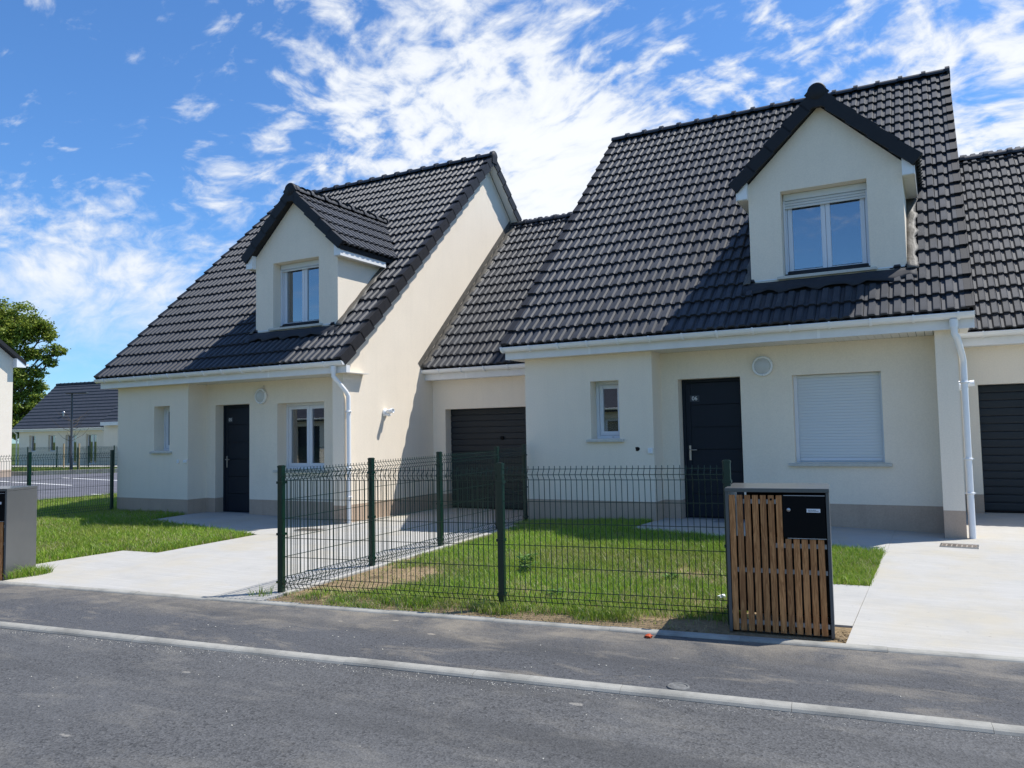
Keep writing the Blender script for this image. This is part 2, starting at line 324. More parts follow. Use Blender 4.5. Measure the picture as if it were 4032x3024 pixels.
class MB:
    def __init__(s): s.v = []; s.f = []; s.sm = []
    def add(s, vs, fs, smooth=False):
        k = len(s.v); s.v += [tuple(p) for p in vs]; s.f += [tuple(i + k for i in f) for f in fs]; s.sm += [smooth] * len(fs); return s
    def box(s, x0, x1, y0, y1, z0, z1):
        return s.add([(x0, y0, z0), (x1, y0, z0), (x1, y1, z0), (x0, y1, z0), (x0, y0, z1), (x1, y0, z1), (x1, y1, z1), (x0, y1, z1)],
                     [(0, 3, 2, 1), (4, 5, 6, 7), (0, 1, 5, 4), (1, 2, 6, 5), (2, 3, 7, 6), (3, 0, 4, 7)])
    def prism(s, pts, a, b, axis='y', smooth=False):
        """pts: 2-D outline (counter-clockwise seen from -axis for 'y'); extruded from a to b along axis"""
        n = len(pts)
        def P(p, t):
            return (p[0], t, p[1]) if axis == 'y' else ((t, p[0], p[1]) if axis == 'x' else (p[0], p[1], t))
        vs = [P(p, a) for p in pts] + [P(p, b) for p in pts]
        fs = [tuple(range(n)), tuple(range(2 * n - 1, n - 1, -1))]
        k = len(s.v); s.v += vs; s.f += [tuple(i + k for i in f) for f in fs]; s.sm += [False, False]
        s.f += [tuple(i + k for i in ((j + n), (j + 1) % n + n, (j + 1) % n, j)) for j in range(n)]; s.sm += [smooth] * n
        return s
    def tube(s, path, r, seg=10, caps=True, smooth=True):
        path = [Vector(p) for p in path]; rings = []; rr = r if hasattr(r, '__len__') else [r] * len(path)
        up = None
        for i, p in enumerate(path):
            if i == 0: t = path[1] - p
            elif i == len(path) - 1: t = p - path[-2]
            else: t = (path[i + 1] - p).normalized() + (p - path[i - 1]).normalized()
            t.normalize()
            if up is None:
                up = Vector((0, 0, 1)) if abs(t.z) < 0.9 else Vector((1, 0, 0))
            a = t.cross(up).normalized(); b = a.cross(t).normalized(); up = b
            rings.append([p + rr[i] * (math.cos(2 * math.pi * k / seg) * a + math.sin(2 * math.pi * k / seg) * b) for k in range(seg)])
        vs = [q for rg in rings for q in rg]; fs = []
        for i in range(len(rings) - 1):
            for k in range(seg):
                k2 = (k + 1) % seg
                fs.append((i * seg + k, i * seg + k2, (i + 1) * seg + k2, (i + 1) * seg + k))
        s.add(vs, fs, smooth)
        if caps: s.add(rings[0], [tuple(range(seg))[::-1]]); s.add(rings[-1], [tuple(range(seg))])
        return s
    def lathe(s, prof, c, axis, seg=24, smooth=True):
        """prof: (radius, height along axis) list; closed at both ends if radius 0"""
        ax = Vector(axis).normalized(); a = ax.orthogonal().normalized(); b = ax.cross(a); c = Vector(c)
        vs = []; fs = []
        for (r, h) in prof:
            for k in range(seg):
                t = 2 * math.pi * k / seg; vs.append(c + ax * h + r * (math.cos(t) * a + math.sin(t) * b))
        for i in range(len(prof) - 1):
            for k in range(seg):
                k2 = (k + 1) % seg; fs.append((i * seg + k, i * seg + k2, (i + 1) * seg + k2, (i + 1) * seg + k))
        return s.add(vs, fs, smooth)
    def mesh(s, name, m):
        me = bpy.data.meshes.new(name); me.from_pydata(s.v, [], s.f); me.materials.append(m)
        me.polygons.foreach_set('use_smooth', s.sm); me.update(); return me
    def build(s, name, m, parent=None, mtx=None, bevel=0.0, kind=None):
        o = link(name, s.mesh(name, m), parent, mtx)
        if bevel:
            b = o.modifiers.new('bevel', 'BEVEL'); b.width = bevel; b.segments = 2; b.limit_method = 'ANGLE'
        if kind: o['kind'] = kind
        return o
def text_mesh(body, size, m, name):
    cu = bpy.data.curves.new(name, 'FONT'); cu.body = body; cu.size = size; cu.extrude = 0.0008; cu.align_x = 'CENTER'; cu.align_y = 'CENTER'
    o = bpy.data.objects.new(name, cu); COL.objects.link(o)
    dg = bpy.context.evaluated_depsgraph_get(); me = bpy.data.meshes.new_from_object(o.evaluated_get(dg)); bpy.data.objects.remove(o); bpy.data.curves.remove(cu)
    me.materials.clear(); me.materials.append(m); me.name = name
    return me

# ------------------------------------------------------------------ street frame and ground heights
SA = math.atan(0.122); ST = Vector((math.cos(SA), math.sin(SA), 0)); SN = Vector((-math.sin(SA), math.cos(SA), 0)); SO = Vector((0, -5.985, 0))
def street(t, n, z=0.0):
    p = SO + ST * t + SN * n; return (p.x, p.y, z)
def border_y(x): return -5.985 + 0.122 * x
_xs = np.array([-16, -9.3, -6.3, -3.3, -2.9, -0.9, 0, 0.4, 2.2, 3.5, 6, 8, 14.]); _zs = np.array([-.05, 0, 0, -.05, 0, 0, .03, .06, .11, .10, .04, .04, .04])
def G(x, y):
    b = np.interp(x, _xs, _zs); yb = border_y(x)
    t = np.clip((y - yb) / (-0.6 - yb), 0, 1)
    z = -.09 + (b + .09) * t
    if x > 6.2 and y > -0.4: z += min(1, (y + 0.4) / 3.0) * 0.07
    return float(z)
# ------------------------------------------------------------------ roof tiles
SL = 0.96; SA45 = math.atan(SL); RN = Vector((0, -math.sin(SA45), math.cos(SA45))); RS = Vector((0, math.cos(SA45), math.sin(SA45)))
TW, TG, TL = 0.30, 0.352, 0.405
def tile_geo(w=TW - 0.007, L=TL, lift=0.056, rear=0.012):
    per = w / 2; prof = []
    for k in range(2):
        o = k * per
        prof += [(o + 0.0 * per, 0.002), (o + .26 * per, 0.0), (o + .40 * per, .028), (o + .86 * per, .030)]
    prof.append((w, 0.004))
    n = len(prof)
    def nl(s): return lift + (rear - lift) * s / L
    vs = [(x, 0.0, nl(0) + h - (0.004 if h > .01 else 0)) for x, h in prof] + [(x, 0.022, nl(0.022) + h) for x, h in prof] + [(x, L, nl(L) + h) for x, h in prof]
    vs += [(x, 0.006, max(-0.006, nl(0) + h - 0.042)) for x, h in prof]
    fs = []
    for i in range(n - 1):
        fs.append((i, i + 1, n + i + 1, n + i)); fs.append((n + i, n + i + 1, 2 * n + i + 1, 2 * n + i)); fs.append((3 * n + i, 3 * n + i + 1, i + 1, i))
    e = len(vs); vs += [(0, L, -0.01), (w, L, -0.01), (0, 0.006, -0.006), (w, 0.006, -0.006)]
    fs += [(0, n, 2 * n, e, e + 2, 3 * n), (n - 1, 4 * n - 1, e + 3, e + 1, 3 * n - 1, 2 * n - 1)]
    return vs, fs
TV, TF = tile_geo()
def mesh_from(name, vs, fs, m, smooth=False):
    me = bpy.data.meshes.new(name); me.from_pydata(vs, [], fs); me.materials.append(m)
    if smooth: me.polygons.foreach_set('use_smooth', [True] * len(me.polygons))
    me.update(); return me
TILE_MESH = mesh_from('roof_tile', TV, TF, M['tile'])
RIDGE_MB = MB()
def _ridge():
    mb = MB(); seg = 10; r0, r1 = 0.105, 0.138
    for (xa, xb, r) in ((0, 0.34, r0), (0.33, 0.405, r1)):
        pts = [(r * math.cos(math.pi * k / seg), r * math.sin(math.pi * k / seg) * 0.95) for k in range(seg + 1)]
        vs = [(xa, p[0], p[1]) for p in pts] + [(xb, p[0], p[1]) for p in pts]; n = seg + 1
        mb.add(vs, [(i, i + 1, n + i + 1, n + i) for i in range(seg)], True)
        mb.add([(xb, p[0], p[1]) for p in pts] + [(xb, 0, 0)], [(i + 1, i, seg + 1) for i in range(seg)])
        mb.add([(xa, p[0], p[1]) for p in pts] + [(xa, 0, 0)], [(i, i + 1, seg + 1) for i in range(seg)])
    return mb.mesh('ridge_tile', M['tile'])
RIDGE_MESH = _ridge()
def _verge(side):
    """L-shaped verge tile, local x across (0 = outer face), y up the slope, z normal; side=+1 outer face at +x"""
    mb = MB(); s = side; L = 0.375
    def bx(x0, x1, zz):
        a, b = sorted((x0 * s, x1 * s)); d = 0.020
        mb.add([(a, 0, zz[0] + d), (b, 0, zz[0] + d), (b, L, zz[0] - d), (a, L, zz[0] - d), (a, 0, zz[1] + d), (b, 0, zz[1] + d), (b, L, zz[1] - d), (a, L, zz[1] - d)],
               [(0, 3, 2, 1), (4, 5, 6, 7), (0, 1, 5, 4), (1, 2, 6, 5), (2, 3, 7, 6), (3, 0, 4, 7)])
    bx(-0.022, 0.0, (-0.115, 0.075)); bx(-0.10, -0.022, (0.045, 0.073))
    mb.add([(0.001 * s, 0.18, -0.02), (0.001 * s + 0.008 * s, 0.18, -0.02), (0.001 * s, 0.195, -0.02), (0.001 * s, 0.1875, -0.005)], [(0, 1, 3), (1, 2, 3), (0, 2, 1)])
    return mb.mesh('verge_tile', M['tile_dark'])
VERGE_R = _verge(1); VERGE_L = _verge(-1)
def frame_m(o, ex, ey, ez):
    m = Matrix((ex, ey, ez)).transposed().to_4x4(); m.translation = o; return m
def place_tiles(parent, cells, budget, base):
    """cells: matrices in the parent's frame. The nearest `budget` become parts, the rest one joined part."""
    cells = sorted(cells, key=lambda m: ((base + m.translation) - CAM).length)
    for m in cells[:budget]:
        link('roof_tile', TILE_MESH, parent, m)
    rest = cells[budget:]
    if rest:
        mb = MB()
        for m in rest: mb.add([m @ Vector(p) for p in TV], TF)
        mb.build('roof_tiles', M['tile'], parent, kind='stuff')
def slope_cells(x0, ncol, p0, ncourse, skip=None, tw=TW):
    out = []
    for j in range(ncourse):
        for i in range(ncol):
            o = Vector((x0 + i * tw, p0[0], p0[1])) + RS * (j * TG)
            c = o + Vector((tw / 2, 0, 0)) + RS * 0.17
            if skip and skip(c): continue
            jit = (random.random() - .5) * 0.010
            m = frame_m(o + RN * (random.random() * 0.007) + Vector((0, 0, 0)), Vector((1, 0, 0)), (RS + Vector((jit * .5, 0, 0))).normalized(), RN)
            out.append(m)
    return out

# ------------------------------------------------------------------ building pieces
def wall_cells(mb, x0, x1, z0, z1, yf, th, opens):
    """solid wall panel in the xz plane (front face at yf), with rectangular openings (a,b,c,d)"""
    xs = sorted({x0, x1} | {v for o in opens for v in o[:2] if x0 < v < x1}); zs = sorted({z0, z1} | {v for o in opens for v in o[2:] if z0 < v < z1})
    def open_at(x, z): return any(a < x < b and c < z < d for a, b, c, d in opens)
    # merge cells vertically per column
    for i in range(len(xs) - 1):
        j = 0
        while j < len(zs) - 1:
            if open_at((xs[i] + xs[i + 1]) / 2, (zs[j] + zs[j + 1]) / 2): j += 1; continue
            k = j
            while k + 1 < len(zs) - 1 and not open_at((xs[i] + xs[i + 1]) / 2, (zs[k + 1] + zs[k + 2]) / 2): k += 1
            mb.box(xs[i], xs[i + 1], yf, yf + th, zs[j], zs[k + 1]); j = k + 1
def window(parent, x0, x1, z0, z1, yw, sill_y, leaves=1, shutter=0.0, sill_over=0.07, handle=False, sill=True, name='window'):
    """framed window filling the opening x0..x1, z0..z1 with its outer frame face at yw"""
    f = MB(); t = 0.05
    zt = z1
    f.box(x0, x0 + t, yw, yw + .06, z0, zt); f.box(x1 - t, x1, yw, yw + .06, z0, zt); f.box(x0 + t, x1 - t, yw, yw + .06, z0, z0 + t); f.box(x0 + t, x1 - t, yw, yw + .06, zt - t, zt)
    w = f.build(name, M['frame'], parent, bevel=0.004)
    a, b = x0 + t + .003, x1 - t - .003; lw = (b - a) / leaves; s = 0.062
    for k in range(leaves):
        c, d = a + k * lw + .002, a + (k + 1) * lw - .002; zb, zc = z0 + t + .003, zt - t - .003
        m = MB(); y0, y1 = yw + .006, yw + .066
        m.box(c, c + s, y0, y1, zb, zc); m.box(d - s, d, y0, y1, zb, zc); m.box(c + s, d - s, y0, y1, zb, zb + s); m.box(c + s, d - s, y0, y1, zc - s, zc)
        m.build('sash', M['frame'], w, bevel=0.004)
        g = MB(); g.box(c + s - .003, d - s + .003, yw + .030, yw + .042, zb + s - .003, zc - s + .003); g.build('pane', M['glass'], w)
    if shutter:
        bx = MB(); h = shutter; bx.box(x0 + .012, x1 - .012, yw - .05, yw - .008, z1 - .10, z1 - .004); bx.build('shutter_box', M['shutter'], w, bevel=.004)
        n = int(round((h - .10) / .04))
        for k in range(n):
            q = MB(); zz = z1 - .104 - .04 * (k + 1); q.prism([(yw - .034, zz + .003), (yw - .020, zz + .003), (yw - .020, zz + .039), (yw - .034, zz + .037), (yw - .040, zz + .02)], x0 + .03, x1 - .03, 'x'); q.build('shutter_slat', M['shutter'], w)
        for xx in (x0 + .004, x1 - .032):
            r = MB(); r.box(xx, xx + .028, yw - .045, yw - .006, z0 + .01, z1 - .102); r.build('shutter_rail', M['frame'], w)
    if sill:
        sl = MB(); sl.prism([(sill_y - .055, z0 - .052), (sill_y - .055, z0 - .012), (yw + .02, z0 - .001), (yw + .02, z0 - .052)], x0 - sill_over, x1 + sill_over, 'x'); sl.build('sill', M['sill'], w, bevel=.005)
    if handle:
        h = MB(); h.box((x0 + x1) / 2 + .02, (x0 + x1) / 2 + .055, yw - .004, yw, z0 + .018, z0 + .03); h.build('drain_cap', M['metal'], w)
    return w
def roller_shutter(parent, x0, x1, z0, z1, yw, sill_y):
    f = MB(); f.box(x0, x0 + .05, yw, yw + .05, z0, z1); f.box(x1 - .03, x1, yw, yw + .05, z0, z1); f.box(x0 + .05, x1 - .03, yw + .03, yw + .05, z0, z1)
    w = f.build('shuttered_window', M['frame'], parent, bevel=.003)
    n = 28; h = (z1 - z0 - .075) / n
    me = MB(); me.prism([(0, .001), (.014, .001), (.014, h - .001), (.001, h - .002), (-.0025, h * .5)], x0 + .052, x1 - .032, 'x'); me = me.mesh('shutter_slat', M['shutter'])
    for k in range(n): link('shutter_slat', me, w, Matrix.Translation((0, yw + .012, z0 + .07 + k * h)))
    b = MB(); b.box(x0 + .052, x1 - .032, yw + .004, yw + .028, z0 + .022, z0 + .066); b.build('bottom_bar', M['frame'], w, bevel=.004)
    s = MB(); s.prism([(sill_y - .055, z0 - .052), (sill_y - .055, z0 - .012), (yw + .02, z0 - .001), (yw + .02, z0 - .052)], x0 - .09, x1 + .09, 'x'); s.build('sill', M['sill'], w, bevel=.005)
    return w
def gutter(parent, x0, x1, yc, zc, r=.066, spacing=.5, off=.25, outlet=None):
    seg = 12; g = MB(); P = []
    for k in range(seg + 1):
        t = math.pi + math.pi * k / seg; P.append((yc + r * math.cos(t), zc + r * math.sin(t)))
    Q = [(yc + (r - .005) * math.cos(math.pi + math.pi * k / seg), zc + (r - .005) * math.sin(math.pi + math.pi * k / seg)) for k in range(seg, -1, -1)]
    g.prism(P + Q, x0, x1, 'x', smooth=False)
    for xe in (x0, x1 - .004): g.prism(P, xe, xe + .004, 'x')
    g.tube([(x0, yc - r, zc + .003), (x1, yc - r, zc + .003)], .009, 8)
    go = g.build('gutter', M['pvc'], parent)
    x = x0 + off
    rr = r + .014; seg2 = 10
    arc = [(yc + rr * math.cos(math.pi + math.pi * k / seg2), zc + rr * math.sin(math.pi + math.pi * k / seg2)) for k in range(seg2 + 1)]
    arc_in = [(yc + (rr - .015) * math.cos(math.pi + math.pi * k / seg2), zc + (rr - .015) * math.sin(math.pi + math.pi * k / seg2)) for k in range(seg2, -1, -1)]
    b = MB(); b.prism(arc + arc_in, -.015, .015, 'x'); b.box(-.011, .011, yc - r - .014, yc - r + .010, zc - .004, zc + .017); bm_ = b.mesh('gutter_bracket', M['pvc'])
    while x < x1 - .05:
        link('gutter_bracket', bm_, go, Matrix.Translation((x, 0, 0))); x += spacing
    return go
def garage_door(parent, x0, x1, z0, z1, yw):
    r = empty('garage_door', (0, 0, 0)); r.parent = parent
    n = 16; h = (z1 - z0 - .03) / n
    me = MB(); me.prism([(.0, .004), (.03, .004), (.03, h), (.0, h - .004), (-.004, h * .8), (-.004, h * .2)], x0 + .004, x1 - .004, 'x'); me = me.mesh('door_panel', M['garage'])
    for k in range(n): link('door_panel', me, r, Matrix.Translation((0, yw, z0 + .03 + k * h)))
    b = MB(); b.box(x0 + .004, x1 - .004, yw + .002, yw + .035, z0, z0 + .03); b.build('rubber_seal', M['dark'], r)
    hd = MB(); xc = x0 + (x1 - x0) * .5; zc = z0 + (z1 - z0) * .70; hd.box(xc - .035, xc + .035, yw - .035, yw - .005, zc - .03, zc + .03); hd.build('door_handle', M['black'], r, bevel=.008)
    fr = MB(); fr.box(x0, x1, yw + .036, yw + .07, z0, z1); fr.build('door_back', M['dark'], r)
    return r

def build_roof_line(parent, x0, x1, p0, length, side_l, side_r):
    """verge tiles up the front slope; p0=(y,z) of the lower tile edge"""
    n = int(length / TG + 0.5)
    for j in range(n):
        o = Vector((0, p0[0], p0[1])) + RS * (j * TG)
        if side_r is not None: link('verge_tile', VERGE_R, parent, frame_m(o + Vector((side_r, 0, 0)), Vector((1, 0, 0)), RS, RN))
        if side_l is not None: link('verge_tile', VERGE_L, parent, frame_m(o + Vector((side_l, 0, 0)), Vector((1, 0, 0)), RS, RN))

W_ = 6.239; XB = 2.18; YR = .444; ZPL = .403; ZS = 2.69; P0 = (-.345, 2.875); RY, RZ = 5.0, 2.875 + .96 * 5.345
def roof_z(y): return P0[1] + SL * (y - P0[0]) if y <= RY else RZ - SL * (y - RY)

def build_house(ox, oy, oz, number, shutter_down, label, dorm_shutter):
    root = empty('house', (ox, oy, oz)); tag(root, label, 'house', 'pair of matching cream houses')
    base = Vector((ox, oy, oz)); ZB = -.35; TH = .25
    d0, d1, dz0, dz1 = 2.448, 3.403, .118, 2.268
    s = (1.160, 1.638, 1.366, 2.275); b = (4.145, 5.319, .981, 2.2455); pil0, yp = 5.994, -.09
    # --- walls
    w = MB()
    wall_cells(w, .2, XB, ZPL, ZS, 0, TH + .06, [s])
    w.box(XB - .25, XB, TH + .06, YR, ZPL, ZS)
    wall_cells(w, XB - .25, pil0, ZPL, ZS, YR, TH + .06, [(d0, d1, -1, dz1), b])
    w.box(pil0, W_ - .0, yp, YR + TH + .06, ZPL, ZS)
    # gable walls
    yb = 2 * RY + .0
    for (xa, xb) in ((0.0, .2), (W_ - .22, W_)):
        ya = YR + TH + .06 if xa > 1 else 0.0
        pts = [(ya, ZPL), (yb, ZPL), (yb, roof_z(yb) - .16), (RY, RZ - .16), (ya, roof_z(ya) - .16)]
        w.prism(pts, xa, xb, 'x')
        if xa > 1: w.prism([(yp, ZS), (YR + TH + .06, ZS), (YR + TH + .06, roof_z(YR + TH + .06) - .16), (yp, roof_z(yp) - .16)], xa, xb, 'x')
    w.box(.2, W_ - .22, yb - .2, yb, ZPL, roof_z(yb) - .16)
    w.build('wall', M['render'], root)
    p = MB()
    p.box(0, XB, 0, TH, ZB, ZPL); p.box(XB - .25, XB, TH, YR, ZB, ZPL); p.box(XB - .25, d0, YR, YR + TH, ZB, ZPL); p.box(d1, pil0, YR, YR + TH, ZB, ZPL)
    p.box(pil0, W_, yp, YR + TH, ZB, ZPL); p.box(W_ - .22, W_, YR + TH, yb, ZB, ZPL); p.box(0, .2, TH, yb, ZB, ZPL); p.box(.2, W_ - .22, yb - .2, yb, ZB, ZPL)
    p.build('plinth', M['plinth'], root)
    # rooms behind the windows
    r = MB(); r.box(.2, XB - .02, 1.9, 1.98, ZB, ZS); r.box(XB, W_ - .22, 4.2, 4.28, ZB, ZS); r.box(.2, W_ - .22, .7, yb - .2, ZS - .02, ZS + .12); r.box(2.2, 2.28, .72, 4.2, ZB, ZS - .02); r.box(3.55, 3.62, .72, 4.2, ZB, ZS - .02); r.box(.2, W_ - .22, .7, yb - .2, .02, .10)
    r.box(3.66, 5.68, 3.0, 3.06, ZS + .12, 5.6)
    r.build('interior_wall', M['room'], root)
    # --- door
    yl = YR + .21
    dr = empty('door', (0, 0, 0)); dr.parent = root; tag(dr, 'dark front door with plate reading ' + number)
    bk = MB(); bk.box(d0, d1, yl + .03, yl + .06, dz0, dz1); bk.build('door_core', M['door'], dr)
    fm = MB(); fm.box(d0, d0 + .05, yl - .012, yl + .03, dz0, dz1); fm.box(d1 - .05, d1, yl - .012, yl + .03, dz0, dz1); fm.box(d0 + .05, d1 - .05, yl - .012, yl + .03, dz1 - .05, dz1); fm.build('door_frame', M['door'], dr, bevel=.004)
    n = 6; h = (dz1 - .055 - dz0 - .02) / n
    pm = MB(); pm.box(d0 + .135, d1 - .055, 0, .028, .005, h - .005); pm = pm.mesh('door_panel', M['door'])
    st = MB(); st.box(d0 + .054, d0 + .13, yl, yl + .028, dz0 + .02, dz1 - .055); st.build('lock_stile', M['door'], dr)
    for k in range(n): link('door_panel', pm, dr, Matrix.Translation((0, yl, dz0 + .02 + k * h)))
    hm = MB(); hx = d0 + .105; hz = dz0 + 1.02
    hm.box(hx - .016, hx + .016, yl - .012, yl, hz - .13, hz + .10); hm.tube([(hx, yl - .01, hz + .03), (hx, yl - .05, hz + .03), (hx + .12, yl - .055, hz + .03)], .009, 8); hm.build('door_handle', M['metal'], dr, bevel=.003)
    np_ = MB(); px, pz = d0 + .20, dz1 - .30; np_.box(px - .075, px + .075, yl - .006, yl - .0005, pz - .05, pz + .05); np_.build('number_plate', M['plate'], dr)
    tm = text_mesh(number, .088, M['lettering'], 'door_number'); link('door_number', tm, dr, Matrix.Translation((px, yl - .0075, pz)) @ Matrix.Rotation(math.pi / 2, 4, 'X'))
    ts = MB(); ts.box(d0 - .02, d1 + .02, YR - .28, yl + .06, dz0 - .06, dz0 - .004); ts.build('door_step', M['threshold'], dr, bevel=.006)
    # --- windows
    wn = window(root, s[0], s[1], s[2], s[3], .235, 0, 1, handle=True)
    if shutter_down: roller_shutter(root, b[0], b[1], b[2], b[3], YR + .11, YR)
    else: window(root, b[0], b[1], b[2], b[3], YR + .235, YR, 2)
    # --- eaves
    xl, xr = -.23, 6.44
    fa = MB(); fa.box(xl, xr, -.245, -.232, ZS - .005, ZS + .20); fa.prism([(-.232, ZS - .005), (-.12, ZS - .005), (-.12, ZS + .17), (-.232, ZS + .17)], xl, xl + .012, 'x'); fa.prism([(-.232, ZS - .005), (-.15, ZS - .005), (-.15, ZS + .12), (-.232, ZS + .12)], xr - .012, xr, 'x')
    fo = fa.build('fascia', M['fascia'], root)
    jn = MB()
    for xx in (1.25, 4.6): jn.box(xx, xx + .035, -.2475, -.2455, ZS - .006, ZS + .19)
    jn.build('fascia_joint', M['pvc'], fo)
    so = empty('soffit', (0, 0, 0)); so.parent = root
    sb = MB(); sb.box(0, .094, -.23, YR - .002, 0, .012); sbm = sb.mesh('soffit_board', M['soffit'])
    k = 0
    while xl + .012 + k * .1 + .094 < xr - .012:
        xx = xl + .014 + k * .1
        link('soffit_board', sbm, so, Matrix.Translation((xx, 0, ZS + .001))); k += 1
    gutter(root, -.26, 6.445, -.315, 2.868, off=.03 if number == '06' else .3)
    # --- downpipe
    dp = MB(); X0 = 6.215
    dp.tube([(X0, -.315, 2.80), (X0, -.315, 2.70)], .05, 14); dp.tube([(X0, -.315, 2.72), (X0, -.315, 2.62), (X0 + .03, -.27, 2.56), (W_ + .052, -.08, 2.36), (W_ + .062, -.035, 2.29), (W_ + .062, -.03, 2.20), (W_ + .062, -.03, -.12)], .040, 14)
    dpo = dp.build('downpipe', M['pvc'], root)
    c = MB(); c.lathe([(.041, -.014), (.047, -.014), (.047, .014), (.041, .014)], (0, 0, 0), (0, 0, 1), 16); c.box(-.075, -.035, -.008, .008, -.008, .008); c.box(.035, .062, -.012, .012, -.008, .008); cm = c.mesh('pipe_clip', M['pvc'])
    for z in (2.02, 1.05, .55 if number == '05' else .62): link('pipe_clip', cm, dpo, Matrix.Translation((W_ + .062, -.03, z)))
    # --- main roof
    rf = MB()
    def slab(y0, y1): return [(y0, roof_z(y0) - .11), (y1, roof_z(y1) - .11), (y1, roof_z(y1) - .008), (y0, roof_z(y0) - .008)]
    a_ = slab(-.30, RY); rf.prism(a_, xl + .02, 6.43, 'x'); b_ = slab(RY, 2 * RY + .345); rf.prism(b_, xl + .02, 6.43, 'x')
    roof = rf.build('roof', M['deck'], root)
    def skip(c): return c.y > .25 and abs(c.x - 4.671) < .92 and roof_z(c.y) + .12 < 6.24 - .955 * abs(c.x - 4.671)
    cells = slope_cells(-.205, 22, P0, 21, skip)
    rear = []
    RSb = Vector((0, math.cos(SA45), -math.sin(SA45))); RNb = Vector((0, math.sin(SA45), math.cos(SA45)))
    # --- dormer
    dx0, dx1, dy, zc = 3.634, 5.709, .39, 4.671
    ww = (4.092, 5.256, 3.70, 4.957)
    dm = MB(); zap = 6.12
    wall_cells(dm, dx0, dx1, 3.40, 4.957, dy, .30, [ww])
    sl_ = (zap - 5.12) / ((dx1 - dx0) / 2)
    dm.prism([(dx0, 4.957), (dx1, 4.957), (dx1, 5.12), (zc, zap), (dx0, 5.12)], dy, dy + .30, 'y')
    dm.box(dx0, dx0 + .2, dy + .30, 1.9, 3.40, 5.05); dm.box(dx1 - .2, dx1, dy + .30, 1.9, 3.40, 5.05)
    dmo = dm.build('dormer', M['render'], root)
    edge = MB(); edge.box(dx0 - .004, ww[0] - .09, dy - .006, dy - .001, 3.655, 3.672); edge.box(ww[1] + .09, dx1 + .004, dy - .006, dy - .001, 3.655, 3.672); edge.build('render_stop_bead', M['pvc'], dmo)
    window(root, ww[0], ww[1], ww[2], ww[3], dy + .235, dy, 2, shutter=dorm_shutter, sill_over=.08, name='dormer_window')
    # dormer roof
    zr = 6.24; ex = 1.205; dsl = .955; da = math.atan(dsl)
    dr_ = MB(); yf, yk = .26, 3.75
    for sg in (-1, 1):
        pts = [(zc, zr - .10), (zc + sg * ex, zr - dsl * ex - .10), (zc + sg * ex, zr - dsl * ex - .01), (zc, zr - .01)]
        if sg > 0: pts = pts[::-1]
        # taper the back end along the main roof so nothing pokes through
        v0 = [(x, yf + .01, z) for x, z in pts]; v1 = [(x, min(yk, P0[0] + (z + .12 - P0[1]) / SL + .1), z) for x, z in pts]
        dr_.add(v0 + v1, [(0, 1, 2, 3), (7, 6, 5, 4), (0, 4, 5, 1), (1, 5, 6, 2), (2, 6, 7, 3), (3, 7, 4, 0)])
    dro = dr_.build('dormer_roof', M['deck'], root)
    dcells = []
    for sg in (1, -1):
        S = Vector((-sg * math.cos(da), 0, math.sin(da))); Nn = Vector((sg * math.sin(da), 0, math.cos(da))); E = S.cross(Nn)  # along the eave
        for j in range(5):
            for i in range(12):
                o = Vector((zc + sg * (ex + .02), 0, zr - dsl * ex - .02)) + S * (j * TG) * 1.03
                y0 = yf + .03 + i * TW
                lim = P0[0] + (o.z + .30 - P0[1]) / SL
                if y0 > lim + .10: continue
                oo = Vector((o.x, y0 if E.y > 0 else y0 + TW, o.z))
                dcells.append(frame_m(oo, E, S, Nn))
        # front verge tiles of the dormer
        mv = MB(); mv.box(0, .022, 0, .365, -.125, .075); mv.box(.022, .10, 0, .365, .045, .073)
    place_tiles(root, cells + dcells, 300, base)
    for sg in (1, -1):
        S = Vector((-sg * math.cos(da), 0, math.sin(da))); Nn = Vector((sg * math.sin(da), 0, math.cos(da))); Ey = Vector((0, 1, 0))
        vm = MB(); k = .012; L = .385
        def bb(y0, y1, z0, z1): vm.add([(0, y0, z0 + k), (0, y1, z0 + k), (L, y1, z0 - k), (L, y0, z0 - k), (0, y0, z1 + k), (0, y1, z1 + k), (L, y1, z1 - k), (L, y0, z1 - k)], [(0, 3, 2, 1), (4, 5, 6, 7), (0, 1, 5, 4), (1, 2, 6, 5), (2, 3, 7, 6), (3, 0, 4, 7)])
        bb(0, .03, -.10, .080); bb(.03, .11, .045, .078)
        vme = vm.mesh('verge_tile', M['tile_dark'])
        for j in range(5):
            o = Vector((zc + sg * (ex + .03), yf - .025, zr - dsl * (ex + .02))) + S * (j * TG) * 1.03
            link('verge_tile', vme, dro, frame_m(o, S, Ey, Nn) if sg < 0 else frame_m(o, S, Ey, Nn))
    cap = MB(); cap.lathe([(0, -.035), (.115, -.035), (.13, -.015), (.13, .06), (.11, .06)], (zc, yf, zr + .045), (0, 1, 0), 24); cap.box(zc - .10, zc + .10, yf - .028, yf + .04, zr - .18, zr + .02); cap.build('ridge_end_cap', M['tile_dark'], dro)
    yk2 = P0[0] + (zr + .05 - P0[1]) / SL; k = 0
    while yf + .05 + k * .40 < yk2 - .1:
        link('ridge_tile', RIDGE_MESH, dro, Matrix.Translation((zc, yf + .45 + k * .40, zr + .035)) @ Matrix.Rotation(-math.pi / 2, 4, 'Z')); k += 1
